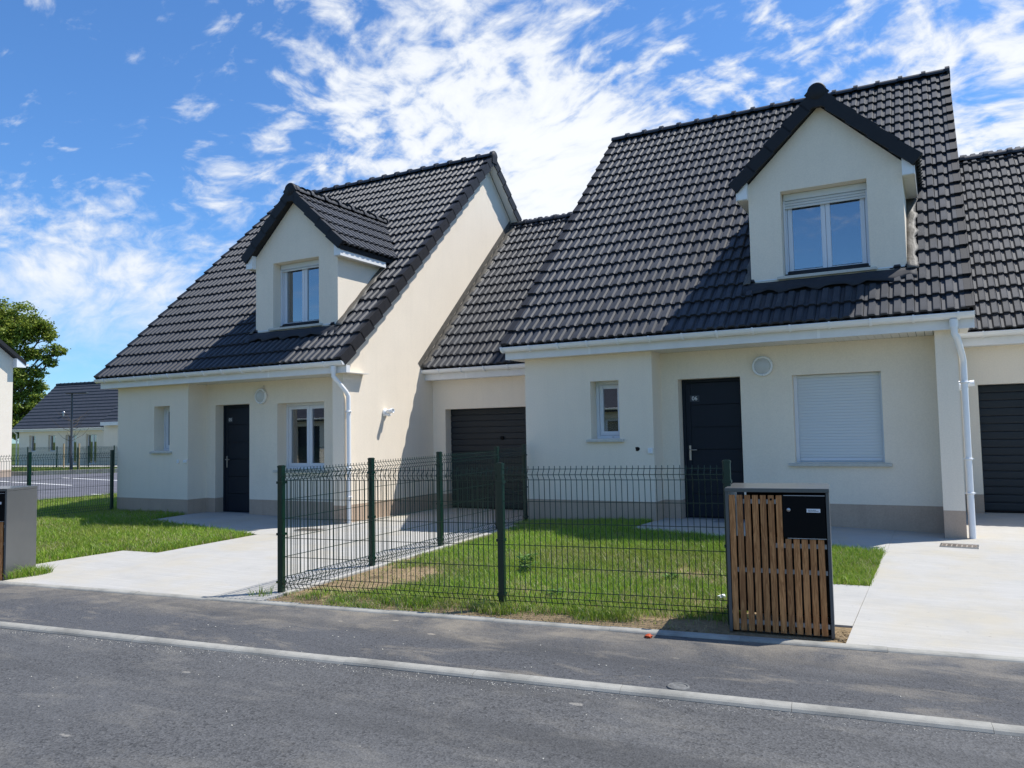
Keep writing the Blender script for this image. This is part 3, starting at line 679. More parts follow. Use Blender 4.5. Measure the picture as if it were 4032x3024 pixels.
    # eave boxes at the dormer's sides
    for sg in (1, -1):
        bx = MB(); xi = dx1 if sg > 0 else dx0; xo = zc + sg * (ex - .01); y1 = 1.62; zb2 = 4.885; zt = zr - dsl * (ex - .01) - .015
        zti = zr - dsl * (dx1 - zc) - .10
        pts = [(xi, zb2 + .012), (xo - sg * .014, zb2 + .012), (xo - sg * .014, zt - .09), (xi, zti)]
        bx.prism(pts if sg > 0 else pts[::-1], .290, y1 - .02, 'y'); bo = bx.build('eave_box', M['pvc'], dmo)
        q = MB(); q.box(min(xo - sg * .012, xo), max(xo - sg * .012, xo), .285, y1, zb2, zt); q.build('fascia', M['pvc'], dmo)
        so_ = MB(); xs_ = sorted((xi + sg * .004, xo - sg * .016))
        for k in range(15): so_.box(xs_[0], xs_[1], .30 + k * .086, .30 + k * .086 + .078, zb2 + .002, zb2 + .010)
        so_.build('soffit_boards', M['soffit'], dmo)
    # lead round the dormer
    fl = MB(); nseg = 26
    def strip(A, B, wdir, wid, nrm, wob=.006, lift=.092):
        vs = []
        for k in range(nseg + 1):
            t = k / nseg; c = A.lerp(B, t); wv = wid * (1 + .18 * math.sin(t * 31) + .1 * math.sin(t * 57 + 1))
            for q in range(4):
                vs.append(c + wdir * (wv * q / 3) + nrm * (lift + wob * math.sin(t * 27 + q * 1.3) - (q == 3) * .012))
        fl.add(vs, [(k * 4 + q, k * 4 + q + 1, k * 4 + q + 5, k * 4 + q + 4) for k in range(nseg) for q in range(3)], True)
    pA = Vector((dx1, dy, roof_z(dy))); pB = Vector((dx1, 1.85, roof_z(1.85)))
    strip(pA - RS * .05, pB, Vector((1, 0, 0)), .13, RN)
    flo = fl.build('lead_flashing', M['lead'], dmo); sm = flo.modifiers.new('solid', 'SOLIDIFY'); sm.thickness = .004; fl = MB()
    strip(Vector((dx0, dy, roof_z(dy))) - RS * .05, Vector((dx0, 1.85, roof_z(1.85))), Vector((-1, 0, 0)), .10, RN)
    flo = fl.build('lead_flashing', M['lead'], dmo); sm = flo.modifiers.new('solid', 'SOLIDIFY'); sm.thickness = .004
    fl = MB(); strip(Vector((dx0 - .1, dy - .012, roof_z(dy - .012))), Vector((dx1 + .12, dy - .012, roof_z(dy - .012))), -RS, .23, RN, .003, .076)
    ap = fl.build('lead_apron', M['apron'], dmo); sm = ap.modifiers.new('solid', 'SOLIDIFY'); sm.thickness = .004
    # valley gutters where the dormer roof meets the slope
    vg = MB()
    for sg in (1, -1):
        A = Vector((zc + sg * ex, P0[0] + (zr - dsl * ex - P0[1]) / SL, zr - dsl * ex)); Bq = Vector((zc, P0[0] + (zr - P0[1]) / SL, zr)); dn = Vector((sg, 0, 0))
        vg.add([A + RN * .07 + dn * .03, Bq + RN * .07 + dn * .03, Bq + RN * .075 + dn * .0, A + RN * .11 - dn * .05], [(0, 1, 2, 3)])
        vg.add([A + RN * .10 + dn * .10, A + RN * .03 - dn * .02 - RS * .1, A + RN * .12 - dn * .06], [(0, 1, 2)])
    vgo = vg.build('valley_lining', M['tile_dark'], dro); sm = vgo.modifiers.new('solid', 'SOLIDIFY'); sm.thickness = .006
    # verges and ridge of the main roof
    build_roof_line(roof, 0, 0, P0, 7.40, -.235, 6.45)
    for j in range(21):
        o = Vector((6.45, RY, RZ)) + RSb * ((j + 1) * TG)
        link('verge_tile', VERGE_R, roof, frame_m(o, Vector((1, 0, 0)), -RSb, RNb) )
    n = 17; step = (6.45 + .235) / n
    for k in range(n): link('ridge_tile', RIDGE_MESH, roof, Matrix.Translation((-.235 + k * step, RY, RZ + .03)))
    ec = MB(); ec.lathe([(0, .0), (.118, .0), (.128, -.02), (.128, -.05)], (6.465, RY, RZ + .03), (1, 0, 0), 24); ec.prism([(RY - .11, RZ - .14), (RY + .11, RZ - .14), (RY + .11, RZ + .03), (RY - .11, RZ + .03)], 6.445, 6.468, 'x'); ec.build('ridge_end_cap', M['tile_dark'], roof)
    # gable soffit strips
    gs = MB()
    for (ya, yb2) in ((.02, RY), (RY, 2 * RY + .2)):
        zt = lambda y: roof_z(y) - .115
        gs.prism([(ya, zt(ya) - .012), (yb2, zt(yb2) - .012), (yb2, zt(yb2)), (ya, zt(ya))], W_ + .001, 6.425, 'x')
    gs.build('verge_soffit', M['pvc'], root)
    return root

def build_garage(ox, oy, oz, x0, x1, od0, od1, label, flash, vis):
    """garage set back beside a house; local frame of that house"""
    root = empty('garage', (ox, oy, oz)); tag(root, label, 'garage', 'garages set back between the houses'); base = Vector((ox, oy, oz))
    YF = 2.635; zt = 2.095; zs = 2.70; gy, gz = 2.30, 2.868
    p0 = (gy - .02, gz + .01)
    def rz(y): return p0[1] + SL * (y - p0[0])
    ry = 6.20
    w = MB(); wall_cells(w, x0, x1, ZPL, zs + .1, YF, .22, [(od0, od1, -1, zt)]); w.box(x0, x1, 9.2, 9.4, -.2, 3.4); w.box(x1 - .15, x1, YF + .22, 9.2, -.2, zs + .1); w.build('wall', M['render'], root)
    for (xa, xb) in ((x0, od0), (od1, x1)): p = MB(); p.box(xa, xb, YF, YF + .22, -.3, ZPL); p.build('plinth', M['plinth'], root)
    garage_door(root, od0, od1, .112, zt, YF + .20)
    st = MB(); st.box(od0, od1, YF - .03, YF + .30, -.05, .108); st.build('door_step', M['concrete'], root)
    fa = MB(); fa.box(x0, x1, gy + .07, gy + .085, zs - .02, zs + .20); fa.box(x0, x1, gy + .085, YF, zs - .02, zs - .008); fo = fa.build('fascia', M['fascia'], root)
    j = MB(); j.box(x0 + .95, x0 + .99, gy + .0675, gy + .0695, zs - .021, zs + .18); j.build('fascia_joint', M['pvc'], fo)
    gutter(root, x0 - .02, x1 - .005, gy + .0, gz, off=.42, spacing=.52)
    rf = MB(); rf.prism([(p0[0] + .04, rz(p0[0] + .04) - .11), (ry, rz(ry) - .11), (ry, rz(ry) - .008), (p0[0] + .04, rz(p0[0] + .04) - .008)], x0 + .005, x1 - .005, 'x')
    rf.prism([(ry, rz(ry) - .11), (2 * ry - p0[0], p0[1] - .11), (2 * ry - p0[0], p0[1] - .008), (ry, rz(ry) - .008)], x0 + .005, x1 - .005, 'x')
    roof = rf.build('roof', M['deck'], root)
    nc = int((ry - p0[0]) / math.cos(SA45) / TG); ncol = int((x1 - x0 - .02) / TW)
    cells = slope_cells(x0 + .02 + (x1 - x0 - .02 - ncol * TW) / 2, ncol, p0, nc + 1)
    place_tiles(roof, cells, 300, base)
    k = 0
    while x0 + .02 + k * .40 < x1 - .4:
        link('ridge_tile', RIDGE_MESH, roof, Matrix.Translation((x0 + .02 + k * .40, ry, rz(ry) + .03))); k += 1
    if flash:
        f = MB(); A = Vector((x0 + .004, p0[0], rz(p0[0]))); B = Vector((x0 + .004, ry, rz(ry))); n = 50; vs = []
        for k in range(n + 1):
            t = k / n; c = A.lerp(B, t)
            for q in range(4): vs.append(c + Vector((.15 * q / 3 * (1 + .08 * math.sin(t * 60)), 0, 0)) + RN * (.085 + .010 * math.sin(t * 90 + q) - q * .006))
        f.add(vs, [(k * 4 + q, k * 4 + q + 1, k * 4 + q + 5, k * 4 + q + 4) for k in range(n) for q in range(3)], True)
        u = MB(); u.add([A + RN * .085, B + RN * .085, B + RN * .20, A + RN * .20], [(0, 1, 2, 3)]); uo = u.build('upstand', M['lead'], root); sm = uo.modifiers.new('solid', 'SOLIDIFY'); sm.thickness = .004
        fo = f.build('lead_flashing', M['lead'], root); sm = fo.modifiers.new('solid', 'SOLIDIFY'); sm.thickness = .004
    return root
O6 = (0, 0, 0); O5 = (-9.292, -.875, -.112)
house6 = build_house(*O6, '06', True, 'cream house with rolled-down window shutter, door plate 06 and tiled dormer roof', .22)
house5 = build_house(*O5, '05', False, 'cream house with door plate 05, uncovered front window and white spotlight on gable wall', .13)
build_garage(*O5, W_ + .003, 9.28, 6.546, 8.95, 'set-back garage with dark slatted door between the doors numbered 05 and 06', True, True)
build_garage(*O6, W_ + .003, 9.30, 6.546, 8.95, 'set-back garage with dark slatted door, cut by the right picture edge', True, True)

# ------------------------------------------------------------------ fittings on the houses
def bulkhead(loc, label):
    r = empty('wall_lamp', loc); tag(r, label, 'wall lamp', 'round wall lamps beside the front doors')
    m = MB(); m.lathe([(.0, .0), (.150, .0), (.150, -.045), (.143, -.055), (.122, -.058), (.118, -.045)], (0, 0, 0), (0, 1, 0), 40); m.build('lamp_ring', M['pvc'], r)
    g = MB(); g.lathe([(.119, -.046), (.11, -.056), (.08, -.066), (.04, -.071), (0.0, -.072)], (0, 0, 0), (0, 1, 0), 40); g.build('lamp_cover', M['lampglass'], r)
    s = MB()
    for a in (.5, 2.6, 4.7): s.lathe([(0, -.061), (.006, -.061), (.006, -.055)], (.133 * math.cos(a), 0, .133 * math.sin(a)), (0, 1, 0), 8)
    s.build('screw', M['metal'], r)
    return r
def at(o, x, y, z): return (o[0] + x, o[1] + y, o[2] + z)
bulkhead(at(O6, 3.741, YR - .001, 2.40), 'round white lamp on the wall above and right of door 06')
l5 = bulkhead(at(O5, 3.741, YR - .001, 2.40), 'round white lamp with cable stub on the wall by door 05')
cb = MB(); cb.tube([(.03, -.012, .145), (.06, -.02, .18), (.065, -.008, .205)], .012, 8); cb.build('cable_stub', M['sill'], l5)
def spotlight(loc, label):
    r = empty('spotlight', loc); tag(r, label, 'spotlight', 'spotlights on the gable walls')
    m = MB(); m.lathe([(0, 0), (.075, 0), (.075, .022), (.06, .045), (.045, .055), (0, .058)], (0, 0, 0), (1, 0, 0), 24); m.build('mount', M['pvc'], r)
    h = MB(); h.lathe([(.02, .0), (.038, .02), (.045, .16), (.036, .16), (.03, .12), (0, .12)], (.05, -.01, .015), (.95, -.05, .10), 18); h.build('lamp_head', M['pvc'], r)
    s = MB(); s.tube([(.045, -.01, -.03), (.09, 0, -.05), (.13, .01, -.04)], [.028, .03, .024], 12); s.build('sensor', M['pvc'], r)
spotlight(at(O5, W_ + .001, 1.06, 2.02), 'small white spotlight on the sunlit gable wall beside the left garage')
spotlight(at(O6, W_ + .001, 1.06, 2.02), 'small white spotlight half hidden by the right-hand downpipe')
def small_box(loc, sx, sz, label, name='doorbell'):
    r = empty(name, loc); tag(r, label, name)
    m = MB(); m.box(-sx / 2, sx / 2, -.028, -.001, -sz / 2, sz / 2); m.build('housing', M['pvc'], r, bevel=.005)
    b = MB(); b.box(-sx * .22, sx * .22, -.032, -.028, -sz * .28, sz * .28); b.build('push_button', M['frame'], r)
small_box(at(O6, 2.125, 0, 1.175), .075, .085, 'small white box beside the dark cable hole, left of door 06')
small_box(at(O5, 2.12, 0, 1.155), .09, .055, 'small white bell box at wall corner left of door 05')
small_box(at(O5, 1.91, 0, 1.155), .05, .07, 'small white outlet plate below the narrow window of house 05', 'outlet_plate')
h = MB(); pts = [(.034 * (1 + .25 * math.sin(3 * a + 1)) * math.cos(a), .04 * (1 + .2 * math.cos(2 * a)) * math.sin(a)) for a in [2 * math.pi * k / 14 for k in range(14)]]
h.prism(pts, -.003, -.001, 'y'); h.build('cable_hole', M['dark'], house6, Matrix.Translation((1.916, 0, 1.203)))

# ------------------------------------------------------------------ ground
def drape(name, polys, lift, skirt, m, kind='structure', cell=.5, parent=None):
    bm = bmesh.new()
    for poly in polys:
        xs = [p[0] for p in poly]; ys = [p[1] for p in poly]; b = bmesh.new()
        nx = max(1, int((max(xs) - min(xs)) / cell) + 1); ny = max(1, int((max(ys) - min(ys)) / cell) + 1)
        g = [[b.verts.new((min(xs) + (max(xs) - min(xs)) * i / nx, min(ys) + (max(ys) - min(ys)) * j / ny, 0)) for i in range(nx + 1)] for j in range(ny + 1)]
        for j in range(ny):
            for i in range(nx): b.faces.new((g[j][i], g[j][i + 1], g[j + 1][i + 1], g[j + 1][i]))
        n = len(poly); area = sum(poly[i][0] * poly[(i + 1) % n][1] - poly[(i + 1) % n][0] * poly[i][1] for i in range(n)); sg = 1 if area > 0 else -1
        for i in range(n):
            p, q = Vector((*poly[i], 0)), Vector((*poly[(i + 1) % n], 0)); e = q - p; nr = Vector((e.y, -e.x, 0)) * sg
            if nr.length < 1e-9: continue
            bmesh.ops.bisect_plane(b, geom=b.verts[:] + b.edges[:] + b.faces[:], plane_co=p, plane_no=nr.normalized(), clear_outer=True)
        for v in b.verts: v.co.z = G(v.co.x, v.co.y) + lift
        if skirt:
            r = bmesh.ops.extrude_face_region(b, geom=b.faces[:]); bmesh.ops.translate(b, verts=[v for v in r['geom'] if isinstance(v, bmesh.types.BMVert)], vec=(0, 0, -skirt))
            bmesh.ops.recalc_face_normals(b, faces=b.faces[:])
        else:
            for f in b.faces:
                f.normal_update()
                if f.normal.z < 0: f.normal_flip()
        me = bpy.data.meshes.new('t'); b.to_mesh(me); b.free(); bm.from_mesh(me); bpy.data.meshes.remove(me)
    me = bpy.data.meshes.new(name); bm.to_mesh(me); bm.free(); me.materials.append(m)
    o = link(name, me, parent)
    if kind: o['kind'] = kind
    return o
gm = MB(); gm.add([(-900, -900, -.22), (900, -900, -.22), (900, 900, -.22), (-900, 900, -.22)], [(0, 1, 2, 3)]); tag(gm.build('ground', M['earth']), kind='structure')
# road and pavement follow the street line
rd = MB(); a = [street(-70, -1.388, -.129), street(60, -1.388, -.129), street(60, -9.5, -.129), street(-70, -9.5, -.129)]; rd.add(a, [(0, 3, 2, 1)]); tag(rd.build('road', M['road']), kind='structure')
pv = MB(); pv.add([street(-70, -1.30, -.105), street(60, -1.30, -.105), street(60, -.06, -.093), street(-70, -.06, -.093)], [(0, 1, 2, 3)]); tag(pv.build('pavement', M['walk']), kind='structure')
kb = empty('kerb'); tag(kb, kind='structure')
km = MB(); km.prism([(-1.30, -.30), (-1.30, -.103), (-1.306, -.098), (-1.350, -.100), (-1.366, -.104), (-1.380, -.112), (-1.390, -.126), (-1.392, -.30)][::-1], .0012, .9988, 'x'); kme = km.mesh('kerb_stone', M['kerb'])
SM = Matrix.Translation(SO) @ Matrix.Rotation(SA, 4, 'Z')
for k in range(-22, 16):
    ln = 1.0
    link('kerb_stone', kme, kb, SM @ Matrix.Translation((k * 1.0 + .06, (random.random() - .5) * .006, (random.random() - .5) * .005)))
eb = empty('garden_edging'); tag(eb, kind='structure')
em = MB(); em.prism([(-.066, -.30), (-.066, -.092), (-.058, -.082), (-.044, -.075), (.0, -.070), (.014, -.073), (.014, -.30)][::-1], .001, .999, 'x'); eme = em.mesh('edging_stone', M['kerb'])
for k in range(-14, 15): link('edging_stone', eme, eb, SM @ Matrix.Translation((k * 1.0 - .35, (random.random() - .5) * .006, (random.random() - .5) * .006)))
# lot soil / lawn base
def byy(x, d=.012): return border_y(x) + d
drape('lawn', [[(-14.4, byy(-14.4)), (9.6, byy(9.6)), (9.6, 2.9), (-14.4, 2.9)]], -.012, 0, M['soil'], cell=.45)
drv5 = [[(-3.44, byy(-3.44, .014)), (.17, byy(.17, .014)), (.20, -.6), (.0, -.6), (-.0, 1.80), (-3.05, 1.80), (-3.05, -1.2), (-3.62, -2.39)]]
drape('driveway', [[(-3.44, byy(-3.44, .014)), (.17, byy(.17, .014)), (.17, -2.38), (-3.62, -2.38)], [(-3.05, -2.378), (.17, -2.378), (.17, -.3), (-3.05, -.3)], [(-3.05, -.298), (-.004, -.298), (-.004, 1.75), (-3.05, 1.75)]], .008, .10, M['concrete'])
drape('path', [[(-7.02, -1.83), (-3.64, -2.378), (-3.052, -2.378), (-3.052, -.35), (-7.12, -.35)]], .010, .10, M['concrete'])
drape('path', [[(-4.19, -4.32), (-3.56, -4.26), (-3.45, -5.80), (-4.24, -5.80), (-4.24, -5.0)]], .006, .10, M['concrete'])
drape('driveway', [[(5.335, byy(5.335, .014)), (9.5, byy(9.5, .014)), (9.5, -.1), (5.40, -1.42), (5.40, -1.40)], [(5.402, -1.42), (9.5, -1.42), (9.5, -.10), (5.402, -.10)], [(5.402, -.098), (5.993, -.098), (5.993, .46), (5.402, .46)], [(6.242, -.098), (9.5, -.098), (9.5, 2.62), (6.242, 2.62)]][1:] + [[(5.335, byy(5.335, .014)), (9.5, byy(9.5, .014)), (9.5, -1.422), (5.375, -1.422)]], .008, .10, M['concrete'])
drape('path', [[(2.10, -.90), (2.70, -1.03), (5.40, -1.43), (5.40, .5), (2.18, .5)]], .010, .10, M['concrete'])
drape('path', [[(4.55, -3.40), (5.352, -3.29), (5.334, -4.77), (4.60, -4.84)]], .004, .10, M['concrete'])

# ------------------------------------------------------------------ drain grates, cover, litter
M['grate'] = mat('worn_grey_grate', (0.24, 0.20, 0.165), 0.7, 0.4, var=0.35, vscale=20, objvar=.3)
def grate(x0, y0, x1, y1, skew, label, broken):
    z = G((x0 + x1) / 2, (y0 + y1) / 2) + .012
    r = empty('drain_grate', (x0, y0, z)); r.rotation_euler = (0, 0, skew); tag(r, label, 'drain grate', 'drain grates in front of the downpipes')
    w, d = x1 - x0, y1 - y0
    f = MB(); f.box(0, w, 0, .015, -.02, .006); f.box(0, w, d - .015, d, -.02, .006); f.box(0, .015, .015, d - .015, -.02, .006); f.box(w - .015, w, .015, d - .015, -.02, .006); f.build('grate_frame', M['metal'], r)
    b = MB(); b.box(0.016, w - .016, .016, d - .016, -.02, -.012); b.build('grate_pit', M['dark'], r)
    n = 7; bw = (w - .03) / n; bm_ = MB(); bm_.box(.004, bw - .004, .016, d - .016, -.012, .004); bme = bm_.mesh('grate_plate', M['grate'])
    for k in range(n):
        c = link('grate_plate', bme, r, Matrix.Translation((.015 + k * bw, 0, 0)))
    s = MB()
    for k in range(n):
        for q in range(4): s.box(.015 + k * bw + .008, .015 + (k + 1) * bw - .008, .03 + q * (d - .06) / 4, .03 + q * (d - .06) / 4 + .022, .0042, .0046)
    s.build('slot', M['dark'], r)
grate(5.935, -.845, 6.335, -.565, -.05, 'rectangular drain grate set in concrete below the right downpipe', False)
grate(-3.25, -1.97, -2.80, -1.70, .15, 'rectangular drain grate behind the wire mesh near the left downpipe', False)
M['cover'] = mat('dusty_cast_iron', (0.13, 0.13, 0.125), 0.75, 0.4, var=0.45, vscale=26)
mc = empty('valve_cover', (4.506, -6.668, -.099)); tag(mc, 'round grey valve cover sunk in the asphalt next to kerb', 'cover')
m = MB(); m.lathe([(.070, -.01), (.070, .002), (.056, .003), (.054, -.004)], (0, 0, 0), (0, 0, 1), 28); m.build('collar', M['cover'], mc)
m = MB(); m.lathe([(.054, -.004), (.050, .001), (.025, -.003), (0, .001)], (0, 0, 0), (0, 0, 1), 28); m.build('lid', M['cover'], mc)
def crumple(name, loc, r, m, label, cat):
    b = bmesh.new(); bmesh.ops.create_icosphere(b, subdivisions=2, radius=r)
    for v in b.verts: v.co *= random.uniform(.55, 1.15); v.co.z *= .55
    me = bpy.data.meshes.new(name); b.to_mesh(me); b.free(); me.materials.append(m); o = link(name, me); o.location = loc; return tag(o, label, cat)
crumple('litter', (3.977, -5.66, -.085), .035, M['orange'], 'crumpled orange scrap lying on the pavement before the mailbox', 'litter')
crumple('paper_scrap', (4.211, -4.33, -.02), .05, M['paper'], 'crumpled white paper on the grass left of the slatted mailbox', 'litter')
# ------------------------------------------------------------------ wire fences
def wire_panel(length, front):
    """welded mesh panel in local x (length) / z; folds bulge towards -y"""
    mb = MB(); r = .0026; f = -.042
    prof = [(0, .045), (0, .065), (f, .115), (0, .168), (0, 1.14), (f, 1.187), (0, 1.235), (0, 1.262)]
    n = int(round(length / .05)); sq = [(-1, -1), (1, -1), (1, 1), (-1, 1)]
    for k in range(n + 1):
        x = k * length / n; vs = []
        for (y, z) in prof:
            for (a, b) in sq: vs.append((x + a * r, y + b * r, z))
        fs = []
        for i in range(len(prof) - 1):
            for q in range(4): fs.append((i * 4 + q, i * 4 + (q + 1) % 4, i * 4 + 4 + (q + 1) % 4, i * 4 + 4 + q))
        mb.add(vs, fs, True)
    rh = .0028
    for (y, z) in [(0, .065), (f, .115), (0, .168), (0, .37), (0, .56), (0, .755), (0, .948), (0, 1.14), (f, 1.187), (0, 1.235)]:
        mb.box(0, length, y - rh - .004, y + rh - .004, z - rh, z + rh)
    return mb.mesh('wire_panel', M['green'])
def fence_post_mesh(h):
    mb = MB(); s = .03; pts = []
    for (cx, cy, a0) in ((s - .008, s - .008, 0), (-s + .008, s - .008, 90), (-s + .008, -s + .008, 180), (s - .008, -s + .008, 270)):
        for k in range(3): a = math.radians(a0 + 45 * k); pts.append((cx + .008 * math.cos(a), cy + .008 * math.sin(a)))
    mb.prism(pts, -.25, h - .012, 'z'); c = [(x * 1.10, y * 1.10) for x, y in pts]; mb.prism(c, h - .012, h + .004, 'z'); c = [(x * .8, y * .8) for x, y in pts]; mb.prism(c, h + .004, h + .010, 'z')
    return mb.mesh('post', M['green'])
POST = fence_post_mesh(1.285)
CLIP = MB().box(-.036, .036, -.037, .037, -.012, .012).mesh('post_clip', M['green'])
def fence(label, pts, panels, group='green wire mesh fences', clips=True, posts=None):
    """pts: (x,y,z) of posts; panels between consecutive posts"""
    r = empty('mesh_fence', pts[0]); tag(r, label, 'fence', group); o = Vector(pts[0])
    for i, p in enumerate(pts):
        if posts is None or i in posts:
            d = Vector(pts[min(i + 1, len(pts) - 1)]) - Vector(pts[max(i - 1, 0)]); rz = math.atan2(d.y, d.x)
            po = link('post', POST, r, Matrix.Translation(Vector(p) - o) @ Matrix.Rotation(rz, 4, 'Z'))
            if clips:
                for z in (.12, .60, 1.12): link('post_clip', CLIP, po, Matrix.Translation((0, 0, z)))
    for i in range(len(pts) - 1):
        if not panels[i]: continue
        a, b = Vector(pts[i]), Vector(pts[i + 1]); d = b - a; L = d.length - .05
        ex = d.normalized(); ey = Vector((0, 0, 1)).cross(Vector((ex.x, ex.y, 0)).normalized()); ez = ex.cross(ey)
        # the panel keeps its wires upright and follows the slope
        m = Matrix(((ex.x, ey.x, 0, 0), (ex.y, ey.y, 0, 0), (ex.z, 0, 1, 0), (0, 0, 0, 1)))
        m.translation = a - o + ex * .025
        link('wire_panel', wire_panel(L, True), r, m)
    return r
P1 = (.082, -5.575, G(.082, -5.575) - .01)
def fpt(t, n=.40, dz=0.0):
    p = SO + ST * t + SN * n; return (p.x, p.y, -.085 + dz)
fdir = Vector((2.478 - .082, -5.272 + 5.575, 0)).normalized()
P4 = (2.475, -5.272, -.075); P6 = (4.46, -5.272 + (4.46 - 2.475) * fdir.y / fdir.x, -.06)
fence('green wire mesh fence along the pavement between corner post and mailbox', [P1, P4, P6], [1, 1])
sp = []
for t in (1.0, 2.0, 3.09, 3.72):
    k = t / 3.72; sp.append((.082 + (.03 - .082) * k, -5.575 + (-.14 + 5.575) * k, 0))
f0 = lambda p: (p[0], p[1], -.095 + .10 * (p[1] + 5.575) / 5.43)
sp = [f0(p) for p in [P1] + sp]
fence('green wire mesh fence running from the corner post along concrete drive to the house wall', sp, [1, 1, 1, 1], posts=[1, 2, 3, 4])
fence('green wire mesh fence ending at the left wall corner of house 05', [(-9.36, -.95, -.01), (-9.30, -2.70, -.0), (-9.2, -4.4, -.04), (-9.1, -6.4, -.10)], [1, 1, 1], clips=False)

# ------------------------------------------------------------------ slatted mailbox cabinets
def mailbox(loc, rz, label):
    r = empty('mailbox_cabinet', loc, rz); tag(r, label, 'mailbox', 'slatted mailbox cabinets by the pavement')
    W, H, D, T = .762, 1.112, .60, .032
    b = MB(); b.box(0, .024, .0, D, 0, H - T); b.build('side_panel', M['slatebox'], r, bevel=.003)
    b = MB(); b.box(W - .024, W, .0, D, 0, H - T); b.build('side_panel', M['slatebox'], r, bevel=.003)
    b = MB(); b.box(-.002, W + .002, -.004, D, H - T + .001, H); b.build('top_panel', M['slatebox'], r, bevel=.003)
    b = MB(); b.box(.105, W - .024, D - .02, D - .004, .03, H - T); b.build('back_panel', M['dark'], r)
    b = MB(); b.box(.024, W - .024, .05, D, .0, .012); b.build('floor_panel', M['slatebox'], r)
    pit = .0585; sw = .0445; x0 = .028
    top = H - T - .022; ztop2 = H - .385
    lm = MB().box(0, sw, 0, .02, .012, top).mesh('slat', M['wood']); sm_ = MB().box(0, sw, 0, .02, .012, ztop2).mesh('slat', M['wood'])
    for k in range(12):
        s = link('slat', lm if k < 7 else sm_, r, Matrix.Translation((x0 + k * pit, .006 + random.random() * .003, 0)))
        md = s.modifiers.new('bevel', 'BEVEL'); md.width = .003; md.segments = 2
    for (xa, xb, z) in ((.026, x0 + 6.6 * pit, H - .105), (x0 + 5.6 * pit, W - .03, ztop2 - .055), (.026, W - .03, .475), (.026, W - .03, .078)):
        c = MB(); c.box(xa, xb, .030, .036, z - .017, z + .017); c.build('cross_bar', M['steel'], r)
    rk = MB(); rk.box(.03, W - .03, .30, .31, .10, .70); rk.build('meter_board', M['bark'], r)
    bx = MB(); xa, xb = x0 + 7 * pit - .012, W - .030; za, zb = H - .372, H - T - .012; bx.box(xa, xb, .0, .34, za, zb); lb = bx.build('letterbox', M['black'], r, bevel=.004)
    tr = MB(); tr.box(xa + .012, xb + .001, -.004, -.0005, zb - .012, zb - .008); tr.box(xa + .03, xb + .001, .0, .002, za - .008, za - .004); tr.build('flap_edge', M['steel'], lb)
    k = MB(); k.lathe([(0, -.010), (.012, -.010), (.015, -.007), (.015, 0)], (xa + .045, -.0005, zb - .118), (0, 1, 0), 20); k.build('lock', M['metal'], lb)
    n = MB(); n.box(xb - .132, xb - .035, -.004, -.001, zb - .136, zb - .108); n.build('name_label', M['paper'], lb)
    n = MB()
    for q in range(2):
        xx = xb - .122
        while xx < xb - .055 - q * .012:
            w = .002 + random.random() * .006; n.box(xx, xx + w, -.0046, -.0042, zb - .126 + q * .008 - .002, zb - .126 + q * .008 + .002); xx += w + .002
    n.build('label_print', M['plate'], lb)
    kh = MB(); kh.lathe([(0, -.003), (.009, -.003), (.009, .004)], (x0 + 5 * pit + sw / 2, .006, top - .032), (0, 1, 0), 16); kh.build('keyhole', M['black'], r)
    return r
mb6 = mailbox((4.492, -5.245, -.088), math.atan(.113), 'grey steel cabinet with larch slats and black letterbox at end of the fence')
mb5 = copy_tree(mb6); mb5['label'] = 'grey steel cabinet cut by the left picture edge beside the left driveway'
v5 = Matrix.Rotation(.45, 4, 'Z') @ Vector((.762, 0, 0)); mb5.location = (-3.535 - v5.x, -6.272 - v5.y, -.158); mb5.rotation_euler = (0, 0, .45); mb5.scale = (1, .9, 1)

